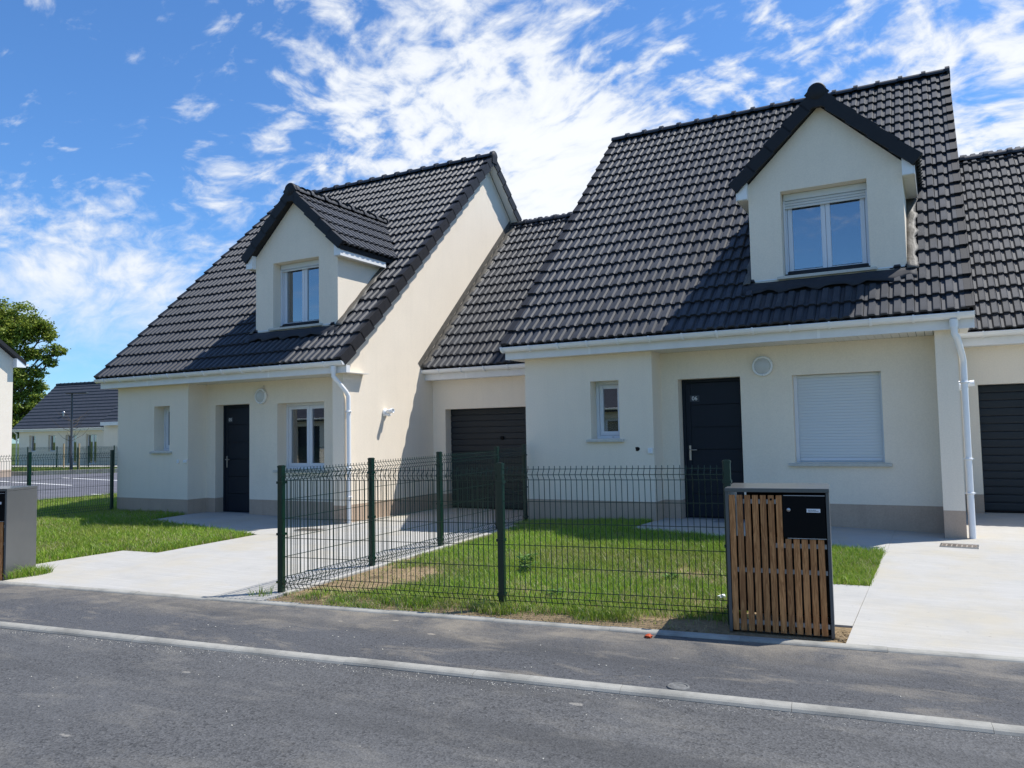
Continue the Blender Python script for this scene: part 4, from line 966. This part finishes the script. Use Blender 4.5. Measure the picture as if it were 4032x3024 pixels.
# ------------------------------------------------------------------ grass
def vnoise(x, y, s, seed):
    r = np.random.default_rng(seed); g = r.random((64, 64)); x = x * s + 1000; y = y * s + 1000
    i = np.floor(x).astype(int); j = np.floor(y).astype(int); u = x - i; v = y - j; u = u * u * (3 - 2 * u); v = v * v * (3 - 2 * v)
    q = lambda a, b: g[a % 64, b % 64]
    return (q(i, j) * (1 - u) + q(i + 1, j) * u) * (1 - v) + (q(i, j + 1) * (1 - u) + q(i + 1, j + 1) * u) * v
def inpoly(x, y, poly):
    c = np.zeros(len(x), bool); n = len(poly)
    for i in range(n):
        (x1, y1), (x2, y2) = poly[i], poly[(i + 1) % n]
        if y1 == y2: continue
        c ^= ((y1 > y) != (y2 > y)) & (x < (x2 - x1) * (y - y1) / (y2 - y1) + x1)
    return c
def grass(name, poly, excl, dens, hmin, hmax, wid, seed, bare=None, label=None):
    r = np.random.default_rng(seed); xs = [p[0] for p in poly]; ys = [p[1] for p in poly]
    n = int((max(xs) - min(xs)) * (max(ys) - min(ys)) * dens); x = r.uniform(min(xs), max(xs), n); y = r.uniform(min(ys), max(ys), n)
    # blades stand in tufts
    cx = x + r.normal(0, .02, n); k = inpoly(x, y, poly)
    for e in excl: k &= ~inpoly(x, y, e)
    x, y = x[k], y[k]
    d = .55 * vnoise(x, y, 1.3, seed + 1) + .45 * vnoise(x, y, 4.5, seed + 2)
    tuft = vnoise(x, y, 14, seed + 3)
    b = bare(x, y) if bare is not None else np.zeros(len(x))
    keep = r.random(len(x)) < np.clip(1.25 * np.clip((d - b) * 3.2 + .35, .04, 1) * (.35 + .9 * tuft), 0, 1)
    x, y, d, b, tuft = x[keep], y[keep], d[keep], b[keep], tuft[keep]; n = len(x)
    z = np.array([G(a, c) for a, c in zip(x, y)]) - .012
    h = r.uniform(hmin, hmax, n) * (.55 + .5 * d + .35 * tuft) * np.clip(1.1 - b * .8, .35, 1); ang = r.uniform(0, 2 * math.pi, n); w = wid * r.uniform(.6, 1.3, n)
    h *= np.where(r.random(n) < .05, 1.5, 1.0); lean = r.uniform(.15, .95, n) * h; la = r.uniform(0, 2 * math.pi, n)
    dx, dy = np.cos(ang) * w / 2, np.sin(ang) * w / 2; lx, ly = np.cos(la) * lean, np.sin(la) * lean
    V = np.zeros((n, 5, 3)); V[:, 0] = np.stack([x - dx, y - dy, z], 1); V[:, 1] = np.stack([x + dx, y + dy, z], 1)
    V[:, 2] = np.stack([x + dx * .8 + lx * .35, y + dy * .8 + ly * .35, z + h * .6], 1); V[:, 3] = np.stack([x - dx * .8 + lx * .35, y - dy * .8 + ly * .35, z + h * .6], 1)
    V[:, 4] = np.stack([x + lx, y + ly, z + h * np.where(r.random(n) < .25, .8, 1.0)], 1)
    base = np.arange(n)[:, None] * 5; Q = (base + np.array([[0, 1, 2, 3]])); T = (base + np.array([[3, 2, 4]]))
    me = bpy.data.meshes.new(name); me.vertices.add(n * 5); me.vertices.foreach_set('co', V.reshape(-1))
    loops = np.concatenate([np.concatenate([Q, T], 1).reshape(-1)]); me.loops.add(n * 7); me.loops.foreach_set('vertex_index', loops.astype(np.int32))
    ls = (np.arange(n)[:, None] * 7 + np.array([[0, 4]])).reshape(-1); me.polygons.add(n * 2); me.polygons.foreach_set('loop_start', ls.astype(np.int32))
    me.update(calc_edges=True); me.validate()
    gcol = np.array([[.20, .35, .030], [.27, .41, .038], [.33, .43, .058], [.14, .27, .030]]); dry = np.array([[.44, .38, .20], [.36, .33, .15], [.52, .47, .29]])
    c = gcol[r.integers(0, 4, n)] * r.uniform(.8, 1.2, (n, 1)) * (.85 + .35 * vnoise(x, y, .9, seed + 5))[:, None]
    yel = np.clip(vnoise(x, y, 1.1, seed + 9) - .45, 0, 1)[:, None] * 1.0; c = c * (1 - yel) + np.array([.30, .32, .070]) * yel
    isd = r.random(n) < (.10 + .55 * np.clip(b, 0, 1) + .16 * (d < .42)); c[isd] = dry[r.integers(0, 3, n)][isd] * r.uniform(.8, 1.15, (n, 1))[isd]
    at_ = me.color_attributes.new('tint', 'FLOAT_COLOR', 'POINT'); cc = np.ones((n, 5, 4)); cc[:, :, :3] = c[:, None, :]; at_.data.foreach_set('color', cc.reshape(-1))
    me.materials.append(M['blade']); o = link(name, me); o['kind'] = 'stuff'
    if label: o['label'] = label
    return o
def bare6(x, y):
    nb = y - (-5.985 + .122 * x)   # distance from the pavement edge
    b = np.clip(1.0 - nb / .50, 0, 1) * .58
    b += .95 * np.exp(-(((x - .75) / .55) ** 2 + ((y + 4.35) / .65) ** 2)) + .5 * np.exp(-(((x - .6) / .45) ** 2 + ((y + 5.2) / .3) ** 2))
    b += .7 * np.exp(-(((x - 4.15) / .5) ** 2 + ((y + 5.3) / .3) ** 2)) + .30 * np.exp(-(((x - 3.6) / .8) ** 2 + ((y + 3.6) / .6) ** 2)) + .3 * np.exp(-(((x - 2.2) / .5) ** 2 + ((y + 4.6) / .3) ** 2))
    b += .55 * np.exp(-((x - .25) / .12) ** 2)
    return b
g6 = [(.17, byy(.17, .02)), (5.34, byy(5.34, .02)), (5.38, -1.43), (2.7, -1.05), (2.09, -.91), (2.14, .0), (.0, .0), (.06, -.6), (.20, -.7)]
grass('grass', g6, [[(4.50, -5.4), (5.35, -5.4), (5.36, -3.30), (4.5, -3.42)]], 9500, .035, .085, .0052, 11, bare6, 'short lawn grass with dry bare patches behind the front fence')
g5 = [(-9.5, -6.0), (-3.47, -6.0), (-3.47, -5.81), (-3.57, -4.26), (-3.66, -2.40), (-7.06, -1.84), (-7.13, -.88), (-9.3, -.88), (-9.3, 1.5), (-14.3, 2.6), (-14.3, -6.2), (-9.5, -6.2)]
grass('grass', g5, [[(-4.25, -5.81), (-3.45, -5.81), (-3.56, -4.25), (-4.20, -4.31)]], 3800, .045, .095, .0085, 23, None, 'green lawn grass in front of house 05')
def tuft_patch(cx, cy, rx, ry, n, hmin, hmax, seed, name='grass_tuft', label=None):
    poly = [(cx + rx * math.cos(a), cy + ry * math.sin(a)) for a in [2 * math.pi * k / 14 for k in range(14)]]
    return grass(name, poly, [], n / (4 * rx * ry) * 2.0, hmin, hmax, .006, seed, None, label)
tuft_patch(-3.50, -6.02, .13, .27, 500, .07, .13, 41, label='tuft of long grass at the foot of the left cabinet')
tuft_patch(-.02, -5.75, 0.13, .09, 55, .05, .14, 42, label='thin weeds at the foot of the corner post')
tuft_patch(2.45, -5.40, .22, .10, 400, .05, .12, 43, label='ragged grass round the middle fence post')
tuft_patch(1.55, -5.46, .28, .12, 480, .05, .12, 44, label='ragged grass under the fence left of middle post')
tuft_patch(3.4, -5.22, .35, .12, 480, .05, .11, 45, label='ragged grass under the fence right of middle post')
# weeds with broad leaves
def weed(loc, n, size, label, seed):
    r = random.Random(seed); root = empty('weed_plant', loc); tag(root, label, 'weed')
    mb = MB(); cols = []
    for k in range(n):
        a = r.uniform(0, 6.283); L = size * r.uniform(.6, 1.1); w = L * .22; up = r.uniform(.25, 1.0); d = Vector((math.cos(a), math.sin(a), 0)); s = Vector((-d.y, d.x, 0)); b = Vector((r.uniform(-.05, .05), r.uniform(-.05, .05), r.uniform(0, size * (1.9 if n > 50 else .6))))
        p = [b, b + d * L * .45 + Vector((0, 0, up * L * .5)) - s * w, b + d * L + Vector((0, 0, up * L * .45)), b + d * L * .45 + Vector((0, 0, up * L * .5)) + s * w]
        mb.add(p, [(0, 1, 2, 3)]); cols.append(r.uniform(.6, 1.2))
    o = mb.build('leaves', M['leaf'], root); at_ = o.data.color_attributes.new('tint', 'FLOAT_COLOR', 'POINT')
    c = np.ones((n, 4, 4)); c[:, :, :3] = np.array([.15, .28, .06])[None, None] * np.array(cols)[:, None, None]; at_.data.foreach_set('color', c.reshape(-1)); o['kind'] = 'stuff'
weed((2.02, -3.95, G(2.02, -3.95)), 60, .10, 'bushy dark green weed on the lawn behind the middle fence post', 3)
weed((3.55, -3.75, G(3.5, -3.75)), 26, .08, 'low broad-leaved weed on the lawn midway between middle post and mailbox', 5)
weed((2.75, -4.75, G(2.75, -4.75)), 24, .08, 'low broad-leaved weed just right of the middle fence post', 6)
# clods of earth and gravel
def clods(name, cx, cy, rx, ry, n, r0, r1, m, seed, zf, label):
    r = np.random.default_rng(seed); vs = []; fs = []
    ico = [(0, 0, 1), (.89, 0, .45), (.28, .85, .45), (-.72, .53, .45), (-.72, -.53, .45), (.28, -.85, .45), (.72, .53, -.45), (-.28, .85, -.45), (-.89, 0, -.45), (-.28, -.85, -.45), (.72, -.53, -.45), (0, 0, -1)]
    tri = [(0, 1, 2), (0, 2, 3), (0, 3, 4), (0, 4, 5), (0, 5, 1), (1, 6, 2), (2, 7, 3), (3, 8, 4), (4, 9, 5), (5, 10, 1), (1, 10, 6), (2, 6, 7), (3, 7, 8), (4, 8, 9), (5, 9, 10), (6, 11, 7), (7, 11, 8), (8, 11, 9), (9, 11, 10), (10, 11, 6)]
    for k in range(n):
        a = r.uniform(0, 6.283); q = math.sqrt(r.random()); x = cx + rx * q * math.cos(a); y = cy + ry * q * math.sin(a); y = y if cy else border_y(x) - 1.40 / math.cos(SA) - abs(y) * 1.6; s = r.uniform(r0, r1) * (1.2 - .5 * q); b = len(vs); rr = r.uniform(.6, 1.2, 12); rot = r.uniform(0, 6.28); c_, s_ = math.cos(rot), math.sin(rot)
        vs += [(x + (p[0] * c_ - p[1] * s_) * s * rr[i], y + (p[0] * s_ + p[1] * c_) * s * rr[i], zf(x, y) + p[2] * s * rr[i] * .7) for i, p in enumerate(ico)]; fs += [tuple(b + i for i in t) for t in tri]
    me = bpy.data.meshes.new(name); me.from_pydata(vs, [], fs); me.materials.append(m); o = link(name, me); o['kind'] = 'stuff'; o['label'] = label
clods('soil_clods', 5.30, -5.05, .06, .14, 60, .012, .035, M['soil'], 1, lambda x, y: G(x, y) - .01, 'lumps of brown earth between mailbox and driveway')
clods('soil_clods', 4.25, -5.36, .30, .10, 110, .008, .026, M['soil'], 2, lambda x, y: G(x, y) - .012, 'lumps of brown earth left of the mailbox')
clods('soil_clods', 2.45, -5.42, .30, .10, 70, .006, .02, M['soil'], 3, lambda x, y: G(x, y) - .012, 'lumps of earth round the middle fence post')
clods('soil_clods', .8, -4.5, .6, .8, 420, .004, .012, M['soil'], 4, lambda x, y: G(x, y) - .012, 'small stones on the bare soil by the side fence')
clods('soil_clods', 2.3, -5.50, 2.2, .10, 420, .004, .012, M['soil'], 9, lambda x, y: G(x, -5.985 + .122 * x + .12) - .012, 'small stones along the edging')
def road_z(x, y): return -.128 if (y - border_y(x)) * math.cos(SA) < -1.40 else -.10
M['chip'] = mat('pale_limestone_chip', (0.50, 0.47, 0.40), 0.9, 0.2, var=.2, vscale=30)
clods('gravel_chips', 2.2, -8.2, 4.6, 1.9, 150, .002, .007, M['chip'], 6, road_z, 'pale stone chips scattered on the road')
clods('gravel_chips', 2.2, -6.45, 4.4, .5, 60, .002, .008, M['chip'], 7, lambda x, y: -.099, 'pale stone chips scattered on the pavement')

clods('gravel_chips', 2.2, 0, 5.2, .085, 900, .0015, .0055, M['chip'], 12, lambda x, y: -.128, 'fine pale grit lying in the gutter along the kerb')
# ------------------------------------------------------------------ beyond the left fence
lot = MB(); lot.add([(-60, -6, -.128), (-14.4, -6, -.128), (-14.4, 3.0, -.128), (-20, 14, -.128), (-29.5, 14.4, -.128), (-32.6, 10.6, -.128), (-60, 3, -.128)], [(0, 1, 2, 3, 4, 5, 6)]); tag(lot.build('car_park', M['lot']), kind='structure')
def line(a, b, w, label=None):
    a = Vector((*a, -.124)); b = Vector((*b, -.124)); d = (b - a).normalized(); s = Vector((-d.y, d.x, 0)) * w / 2
    m = MB(); m.add([a - s, b - s, b + s, a + s], [(0, 1, 2, 3)]); tag(m.build('parking_line', M['white_paint']), kind='structure')
line((-30.5, 7.45), (-21.9, 6.1), .14); line((-28.1, 9.6), (-21.5, 8.45), .14); line((-16.6, 3.38), (-16.2, 3.40), .12); line((-16.05, 3.40), (-14.6, 3.42), .12)
kk = empty('car_park_kerb'); tag(kk, kind='structure')
kq = [Vector((-34.0, 10.0, 0)), Vector((-32.6, 10.9, 0)), Vector((-30.6, 13.8, 0)), Vector((-26.0, 20.0, 0))]
for a, b in zip(kq[:-1], kq[1:]):
    L = (b - a).length; n = max(1, int(L)); d = (b - a) / n
    me = MB().box(0.01, d.length - .01, 0, .28, -.3, .06).mesh('kerb_stone', M['kerb'])
    for k in range(n): link('kerb_stone', me, kk, Matrix.Translation(a + d * k) @ Matrix.Rotation(math.atan2(d.y, d.x), 4, 'Z'))
fp = MB(); fp.add([(-60, 16.5, -.10), (-36, 18.6, -.10), (-36, 20.4, -.10), (-60, 18.4, -.10)], [(0, 1, 2, 3)]); tag(fp.build('footpath', M['concrete']), kind='structure')
# far lawn strip
def far_grass():
    r = np.random.default_rng(5); n = 9000; x = r.uniform(-48, -30, n); y = r.uniform(11, 18.3, n); k = (y > 11 + (x + 32.6) * 1.2) ; x, y = x[k], y[k]; n = len(x)
    h = r.uniform(.05, .14, n); a = r.uniform(0, 6.28, n); w = .03; vs = np.zeros((n, 3, 3)); vs[:, 0] = np.stack([x - np.cos(a) * w, y - np.sin(a) * w, np.full(n, -.21)], 1); vs[:, 1] = np.stack([x + np.cos(a) * w, y + np.sin(a) * w, np.full(n, -.21)], 1); vs[:, 2] = np.stack([x + r.normal(0, .04, n), y + r.normal(0, .04, n), -.18 + h], 1)
    me = bpy.data.meshes.new('grass'); me.from_pydata(vs.reshape(-1, 3).tolist(), [], np.arange(n * 3).reshape(-1, 3).tolist()); at_ = me.color_attributes.new('tint', 'FLOAT_COLOR', 'POINT')
    c = np.ones((n, 3, 4)); c[:, :, :3] = (np.array([.19, .25, .05]) * r.uniform(.6, 1.3, (n, 1)))[:, None]; at_.data.foreach_set('color', c.reshape(-1)); me.materials.append(M['blade']); o = link('grass', me); o['kind'] = 'stuff'
far_grass()
# street lamp
sl = empty('street_lamp', (-32.2, 12.55, -.13)); tag(sl, 'slim dark street lamp with flat head in front of the far house', 'street lamp')
m = MB(); m.tube([(0, 0, -.1), (0, 0, .9), (0, 0, .92), (0, 0, 4.0)], [.075, .065, .055, .045], 12); m.build('pole', M['pole'], sl)
m = MB(); m.box(-.28, .75, -.12, .12, 3.98, 4.06); m.build('lamp_head', M['pole'], sl, Matrix.Rotation(.55, 4, 'Z'), bevel=.02)
# far fences
def far_fence(label, pts):
    r = empty('mesh_fence', pts[0]); tag(r, label, 'fence', 'green wire mesh fences'); o = Vector(pts[0])
    for p in pts: link('post', POST, r, Matrix.Translation(Vector(p) - o))
    for a, b in zip(pts[:-1], pts[1:]):
        a = Vector(a); b = Vector(b); d = b - a; m = Matrix.Translation(a - o) @ Matrix.Rotation(math.atan2(d.y, d.x), 4, 'Z'); link('wire_panel', wire_panel(d.length, False), r, m)
far_fence('green wire mesh fence beyond the car park, before the far house', [(-47.0, 17.4, -.12), (-44.8, 17.65, -.12), (-42.3, 18.0, -.12), (-39.75, 18.4, -.12), (-37.8, 18.75, -.12), (-35.5, 19.1, -.12), (-33.2, 19.4, -.12)])
far_fence('green wire mesh fence at the car park kerb beside street lamp', [(-31.9, 12.7, -.13), (-30.4, 15.0, -.13), (-29.0, 17.1, -.13), (-27.4, 19.2, -.13)])
# young tree with stakes
yt = empty('young_tree', (-38.6, 16.6, -.15)); tag(yt, 'bare young tree tied to stakes in front of the far house', 'tree')
m = MB(); m.tube([(0, 0, 0), (.03, 0, 1.4), (.0, .02, 3.0)], [.045, .035, .015], 8); m.build('trunk', M['bark'], yt)
rr = random.Random(8); m = MB()
for k in range(16):
    z = rr.uniform(1.5, 2.8); a = rr.uniform(0, 6.28); L = rr.uniform(.5, 1.2); d = Vector((math.cos(a), math.sin(a), 0)); p0 = Vector((.02, .01, z)); p1 = p0 + d * L * .6 + Vector((0, 0, L * .3)); p2 = p0 + d * L + Vector((0, 0, L * .75)); m.tube([p0, p1, p2], [.016, .011, .004], 5)
m.build('branches', M['bark'], yt)
for s in (-.45, .45): m = MB(); m.tube([(s, s * .4, 0), (s, s * .4, 1.5)], .045, 8); m.build('stake', M['stake'], yt)

# far house
fh = empty('far_house', (-52.6, 21.0, -.12), .122); tag(fh, 'low cream bungalow with dark roof beyond the car park', 'house')
LN, HD, EZ = 17.0, 3.5, 2.50; rs = .96
m = MB(); wins = [(2.1, 2.9, .2, 1.75), (4.25, 5.05, .2, 1.75), (7.0, 8.5, .05, 1.80), (11.2, 12.8, .05, 1.80)]
wx = 9.0
wins = [(1.3, 1.95, .9, 2.05), (3.2, 3.9, .9, 2.05), (4.9, 5.95, .02, 2.05), (6.85, 7.85, .02, 2.05)]
wall_cells(m, .25, wx, -.2, EZ - .05, .35, .25, wins); m.box(.25, .45, .60, 2 * HD, -.2, EZ - .05); m.prism([(.35, EZ - .05), (2 * HD - .1, EZ - .05), (HD, EZ + rs * (HD - .4))], .25, .45, 'x')
m.box(wx - .2, wx, .6, 2 * HD, -.2, EZ - .05)
m.build('wall', M['render'], fh)
for (a, b, c, d) in wins:
    f = MB(); f.box(a, a + .06, .52, .58, c, d); f.box(b - .06, b, .52, .58, c, d); f.box(a + .06, b - .06, .52, .58, d - .06, d); f.box(a + .06, b - .06, .52, .58, c, c + .06)
    if b - a > .8: f.box((a + b) / 2 - .05, (a + b) / 2 + .05, .52, .58, c + .06, d - .06)
    w = f.build('window', M['frame'], fh); g = MB(); g.box(a + .05, b - .05, .545, .555, c + .05, d - .05); g.build('pane', M['glass'], w)
    k = MB(); k.box(a - .2, b + .2, 1.4, 1.45, -.1, 2.3); k.build('room_wall', M['room'], w)
m = MB(); m.prism([(0.02, EZ - .06), (HD, EZ + rs * HD - .06), (2 * HD, EZ - .06)], .0, wx + .1, 'x')
ro = m.build('roof', M['deck'], fh)
nC = 14; sl_len = HD / math.cos(math.atan(rs)); m = MB()
for j in range(nC):
    a = j / nC; b = (j + 1) / nC + .01; y0, y1 = a * HD, b * HD
    m.add([(0, y0, EZ + rs * y0 + .085), (wx + 8, y0, EZ + rs * y0 + .085), (wx + 8, y1, EZ + rs * y1 + .025), (0, y1, EZ + rs * y1 + .025), (0, y0, EZ + rs * y0 - .0), (wx + 8, y0, EZ + rs * y0 - .0)], [(0, 1, 2, 3), (0, 4, 5, 1), ])
m.build('tile_courses', M['tile'], ro, kind='stuff')
m = MB()
for k in range(40): m.lathe([(.12, 0), (.12, .36), (.14, .36), (.14, .42)], (k * .42, HD, EZ + rs * HD + .02), (1, 0, 0), 8)
m.build('ridge_tiles', M['tile'], ro, kind='stuff')
gutter(fh, -.1, wx, -.06, EZ - .02, spacing=1.0)
m = MB(); m.box(-.05, wx, .02, .05, EZ - .18, EZ + .02); m.box(-.05, wx, .05, .36, EZ - .18, EZ - .165); m.build('fascia', M['fascia'], fh)
for x in (.10, wx - .30):
    m = MB(); m.tube([(x, -.02, EZ - .08), (x, .28, EZ - .35), (x, .29, -.1)], .05, 10); m.build('downpipe', M['pvc'], fh)
m = MB(); m.tube([(4.0, .9, EZ + rs * .9), (4.0, .9, EZ + rs * .9 + .28)], .06, 10); m.lathe([(0, .12), (.11, .05), (.11, 0)], (4.0, .9, EZ + rs * .9 + .26), (0, 0, 1), 12); m.build('roof_vent', M['metal'], fh)
# its wing
wg = MB(); wall_cells(wg, wx + .02, wx + 8, -.2, EZ + .25, -.1, .25, [(wx + 3.2, wx + 4.2, .6, 1.9)]); wg.box(wx + .02, wx + .2, .15, .36, -.2, EZ + .2)
wg.build('wing_wall', M['render'], fh)
g = MB(); g.box(wx + 3.2, wx + 4.2, .02, .04, .6, 1.9); g.build('window', M['glass'], fh)
m = MB(); m.prism([(-.4, EZ + .28), (3.2, EZ + .28 + rs * 3.6), (6.6, EZ + .2)], wx + .3, wx + 8.2, 'x'); wr = m.build('wing_roof', M['deck'], fh)
m = MB()
for j in range(7):
    y0 = -.45 + j * .25; y1 = y0 + .26; z = lambda y: EZ + .30 + rs * (y + .4)
    xs0 = wx + .2 + .0 * j
    m.add([(xs0, y0, z(y0) + .085), (wx + 8.2, y0, z(y0) + .085), (wx + 8.2, y1, z(y1) + .025), (xs0, y1, z(y1) + .025), (xs0, y0, z(y0)), (wx + 8.2, y0, z(y0))], [(0, 1, 2, 3), (0, 4, 5, 1)])
m.build('tile_courses', M['tile'], wr, kind='stuff')
m = MB(); m.box(wx + .15, wx + 8.2, -.50, -.40, EZ + .10, EZ + .33); m.build('fascia', M['fascia'], fh)

# tall house at the left edge: its sunlit gable wall faces the car park
lh = empty('tall_house', (-32.35, 9.75, -.12)); tag(lh, 'two-storey cream house end at the far left edge', 'house')
EZ2 = 5.55; dep = 9.0
m = MB(); m.prism([(-dep, 0), (0, 0), (0, EZ2), (-dep / 2, EZ2 + .80 * dep / 2), (-dep, EZ2)], -9, 0, 'x'); m.build('wall', M['render'], lh)
m = MB(); m.prism([(-dep, -.1), (0.004, -.1), (0.004, .32), (-dep, .32)], -9, .006, 'x'); m.build('plinth', M['plinth'], lh)
m = MB()
for sg in (1, -1):
    c = -dep / 2; e = dep / 2 + .42
    pts = [(c, EZ2 + .80 * dep / 2 + .02), (c + sg * e, EZ2 + .80 * (dep / 2 - e) + .02), (c + sg * e, EZ2 + .80 * (dep / 2 - e) + .22), (c, EZ2 + .80 * dep / 2 + .22)]
    m.prism(pts if sg < 0 else pts[::-1], -9.3, .32, 'x')
m.build('roof', M['tile_dark'], lh)
m = MB(); m.prism([(-.0, EZ2 - .42), (.42, EZ2 - .42), (.42, EZ2 - .30), (0, EZ2 + .0)], .0, .30, 'x'); m.build('eave_box', M['pvc'], lh)
gt = MB(); gt.box(-9, .3, .44, .56, EZ2 - .35, EZ2 - .25); gt.build('gutter', M['pvc'], lh)

# houses on the other side of the road: seen only as reflections in the window panes
def opposite_house(x, y, rz, label):
    r = empty('opposite_house', (x, y, -.15), rz); tag(r, label, 'house', 'houses across the road')
    L_, D_, E_ = 9.5, 8.0, 2.8
    w = MB(); ops = [(1.2, 2.2, .1, 2.2), (3.6, 5.0, .9, 2.2), (6.6, 8.6, .1, 2.2)]; wall_cells(w, 0, L_, -.2, E_, 0, .25, ops)
    w.box(0, .25, .25, D_, -.2, E_); w.box(L_ - .25, L_, .25, D_, -.2, E_); w.box(.25, L_ - .25, D_ - .25, D_, -.2, E_)
    for xa in (0, L_ - .25): w.prism([(0, E_), (D_, E_), (D_ / 2, E_ + D_ / 2)], xa, xa + .25, 'x')
    w.build('wall', M['render'], r)
    m = MB(); m.box(1.2, 2.2, .18, .23, .1, 2.2); m.build('door', M['door'], r)
    m = MB(); m.box(6.6, 8.6, .18, .23, .1, 2.2); m.build('garage_door', M['garage'], r)
    window(r, 3.6, 5.0, .9, 2.2, .18, 0, 2)
    for yy, sg in ((-.4, 1), (D_ + .4, -1)):
        m = MB(); k = [(yy, E_ - .35), (D_ / 2, E_ + D_ / 2 + .05), (D_ / 2, E_ + D_ / 2 + .25), (yy, E_ - .15)]; m.prism(k if sg > 0 else k[::-1], -.25, L_ + .25, 'x'); m.build('roof_slope', M['tile'], r)
    gutter(r, -.2, L_ + .2, -.44, E_ - .2, spacing=1.0)
opposite_house(-2.0, -19.5, math.pi + SA, 'cream house across the road, mirrored in the narrow window')
opposite_house(-17.0, -20.5, math.pi + SA, 'cream house across the road, mirrored in the left window')

# big tree behind
def tree(loc, H, label, seed, lobes, nleaf, ls):
    r = np.random.default_rng(seed); root = empty('broadleaf_tree', loc); tag(root, label, 'tree', None)
    m = MB(); m.tube([(0, 0, -.2), (.1, 0, H * .2), (.0, .2, H * .5), (.3, .1, H * .8)], [H * .030, H * .024, H * .016, H * .006], 10)
    for (cx, cy, cz, rad) in lobes:
        zb = max(H * .15, cz * .55); p0 = Vector((.1, .1, zb)); p1 = Vector((cx * .45, cy * .45, (zb + cz) / 2)); p2 = Vector((cx, cy, cz)); m.tube([p0, p1, p2], [H * .011, H * .007, H * .002], 7)
        for q in range(7):
            d = Vector(r.normal(0, 1, 3)).normalized(); m.tube([p1.lerp(p2, .6 + .05 * q), p2 + d * rad * .6, p2 + d * rad * 1.22 + Vector((0, 0, .15 * rad))], [H * .003, H * .0018, H * .0008], 4)
    m.build('trunk', M['bark'], root)
    V = []; Cc = []
    for (cx, cy, cz, rad) in lobes:
        n = int(nleaf * rad ** 2.2); cl = int(16 + rad * 9); cd = r.normal(0, 1, (cl, 3)); cd /= np.linalg.norm(cd, axis=1)[:, None]; cr = rad * r.uniform(.35, 1.05, cl) ; cc = np.array([cx, cy, cz]) + cd * cr[:, None] * np.array([1, 1, .8])
        k = r.integers(0, cl, n); sz = rad * .19; p = cc[k] + r.normal(0, 1, (n, 3)) * sz * np.array([1, 1, .6])
        nn = r.normal(0, 1, (n, 3)) + np.array([0, 0, .9]); nn /= np.linalg.norm(nn, axis=1)[:, None]; a = np.cross(nn, r.normal(0, 1, (n, 3))); a /= np.linalg.norm(a, axis=1)[:, None]; b = np.cross(nn, a); s = ls * r.uniform(.6, 1.3, (n, 1))
        V.append(np.stack([p - a * s, p - b * s * .6, p + a * s, p + b * s * .6], 1)); t = r.random((n, 1)); Cc.append((np.array([.10, .165, .022]) * (1 - t) + np.array([.32, .36, .05]) * t) * r.uniform(.75, 1.2, (n, 1)))
    V = np.concatenate(V); Cc = np.concatenate(Cc); n = len(V); me = bpy.data.meshes.new('crown'); me.from_pydata(V.reshape(-1, 3).tolist(), [], np.arange(n * 4).reshape(-1, 4).tolist())
    at_ = me.color_attributes.new('tint', 'FLOAT_COLOR', 'POINT'); c = np.ones((n, 4, 4)); c[:, :, :3] = Cc[:, None]; at_.data.foreach_set('color', c.reshape(-1)); me.materials.append(M['leaf'])
    o = link('crown', me, root); o['kind'] = 'stuff'
    return root
def lob(l, d, z, r): return (.88 * l - .48 * d, .48 * l + .88 * d, z, r)
tree((-72.0, 31.0, -.2), 15.5, 'big leafy tree rising behind the far left house end', 12,
     [lob(*a) for a in [(-2.6, 0, 13.6, 2.4), (0, .5, 13.2, 2.3), (2.3, 0, 12.5, 1.6), (3.5, .3, 12.0, .9), (.3, -1, 10.6, 1.7), (2.2, 0, 10.1, 1.0), (3.6, 0, 10.0, .85), (4.8, .2, 10.4, .75), (4.3, 0, 9.2, .6), (3.2, 0, 8.3, .75), (1.2, 0, 8.2, 1.6), (2.3, .4, 6.8, 1.2), (-.6, 0, 7, 2.2), (.9, .5, 5.0, 1.9), (2.9, 0, 5.2, 1.2), (1.2, -.5, 12.0, 1.6), (2.2, -.3, 3.2, 1.6), (4.0, .3, 4.2, .9), (-2, 0, 4, 2.4)]], 1200, .13)
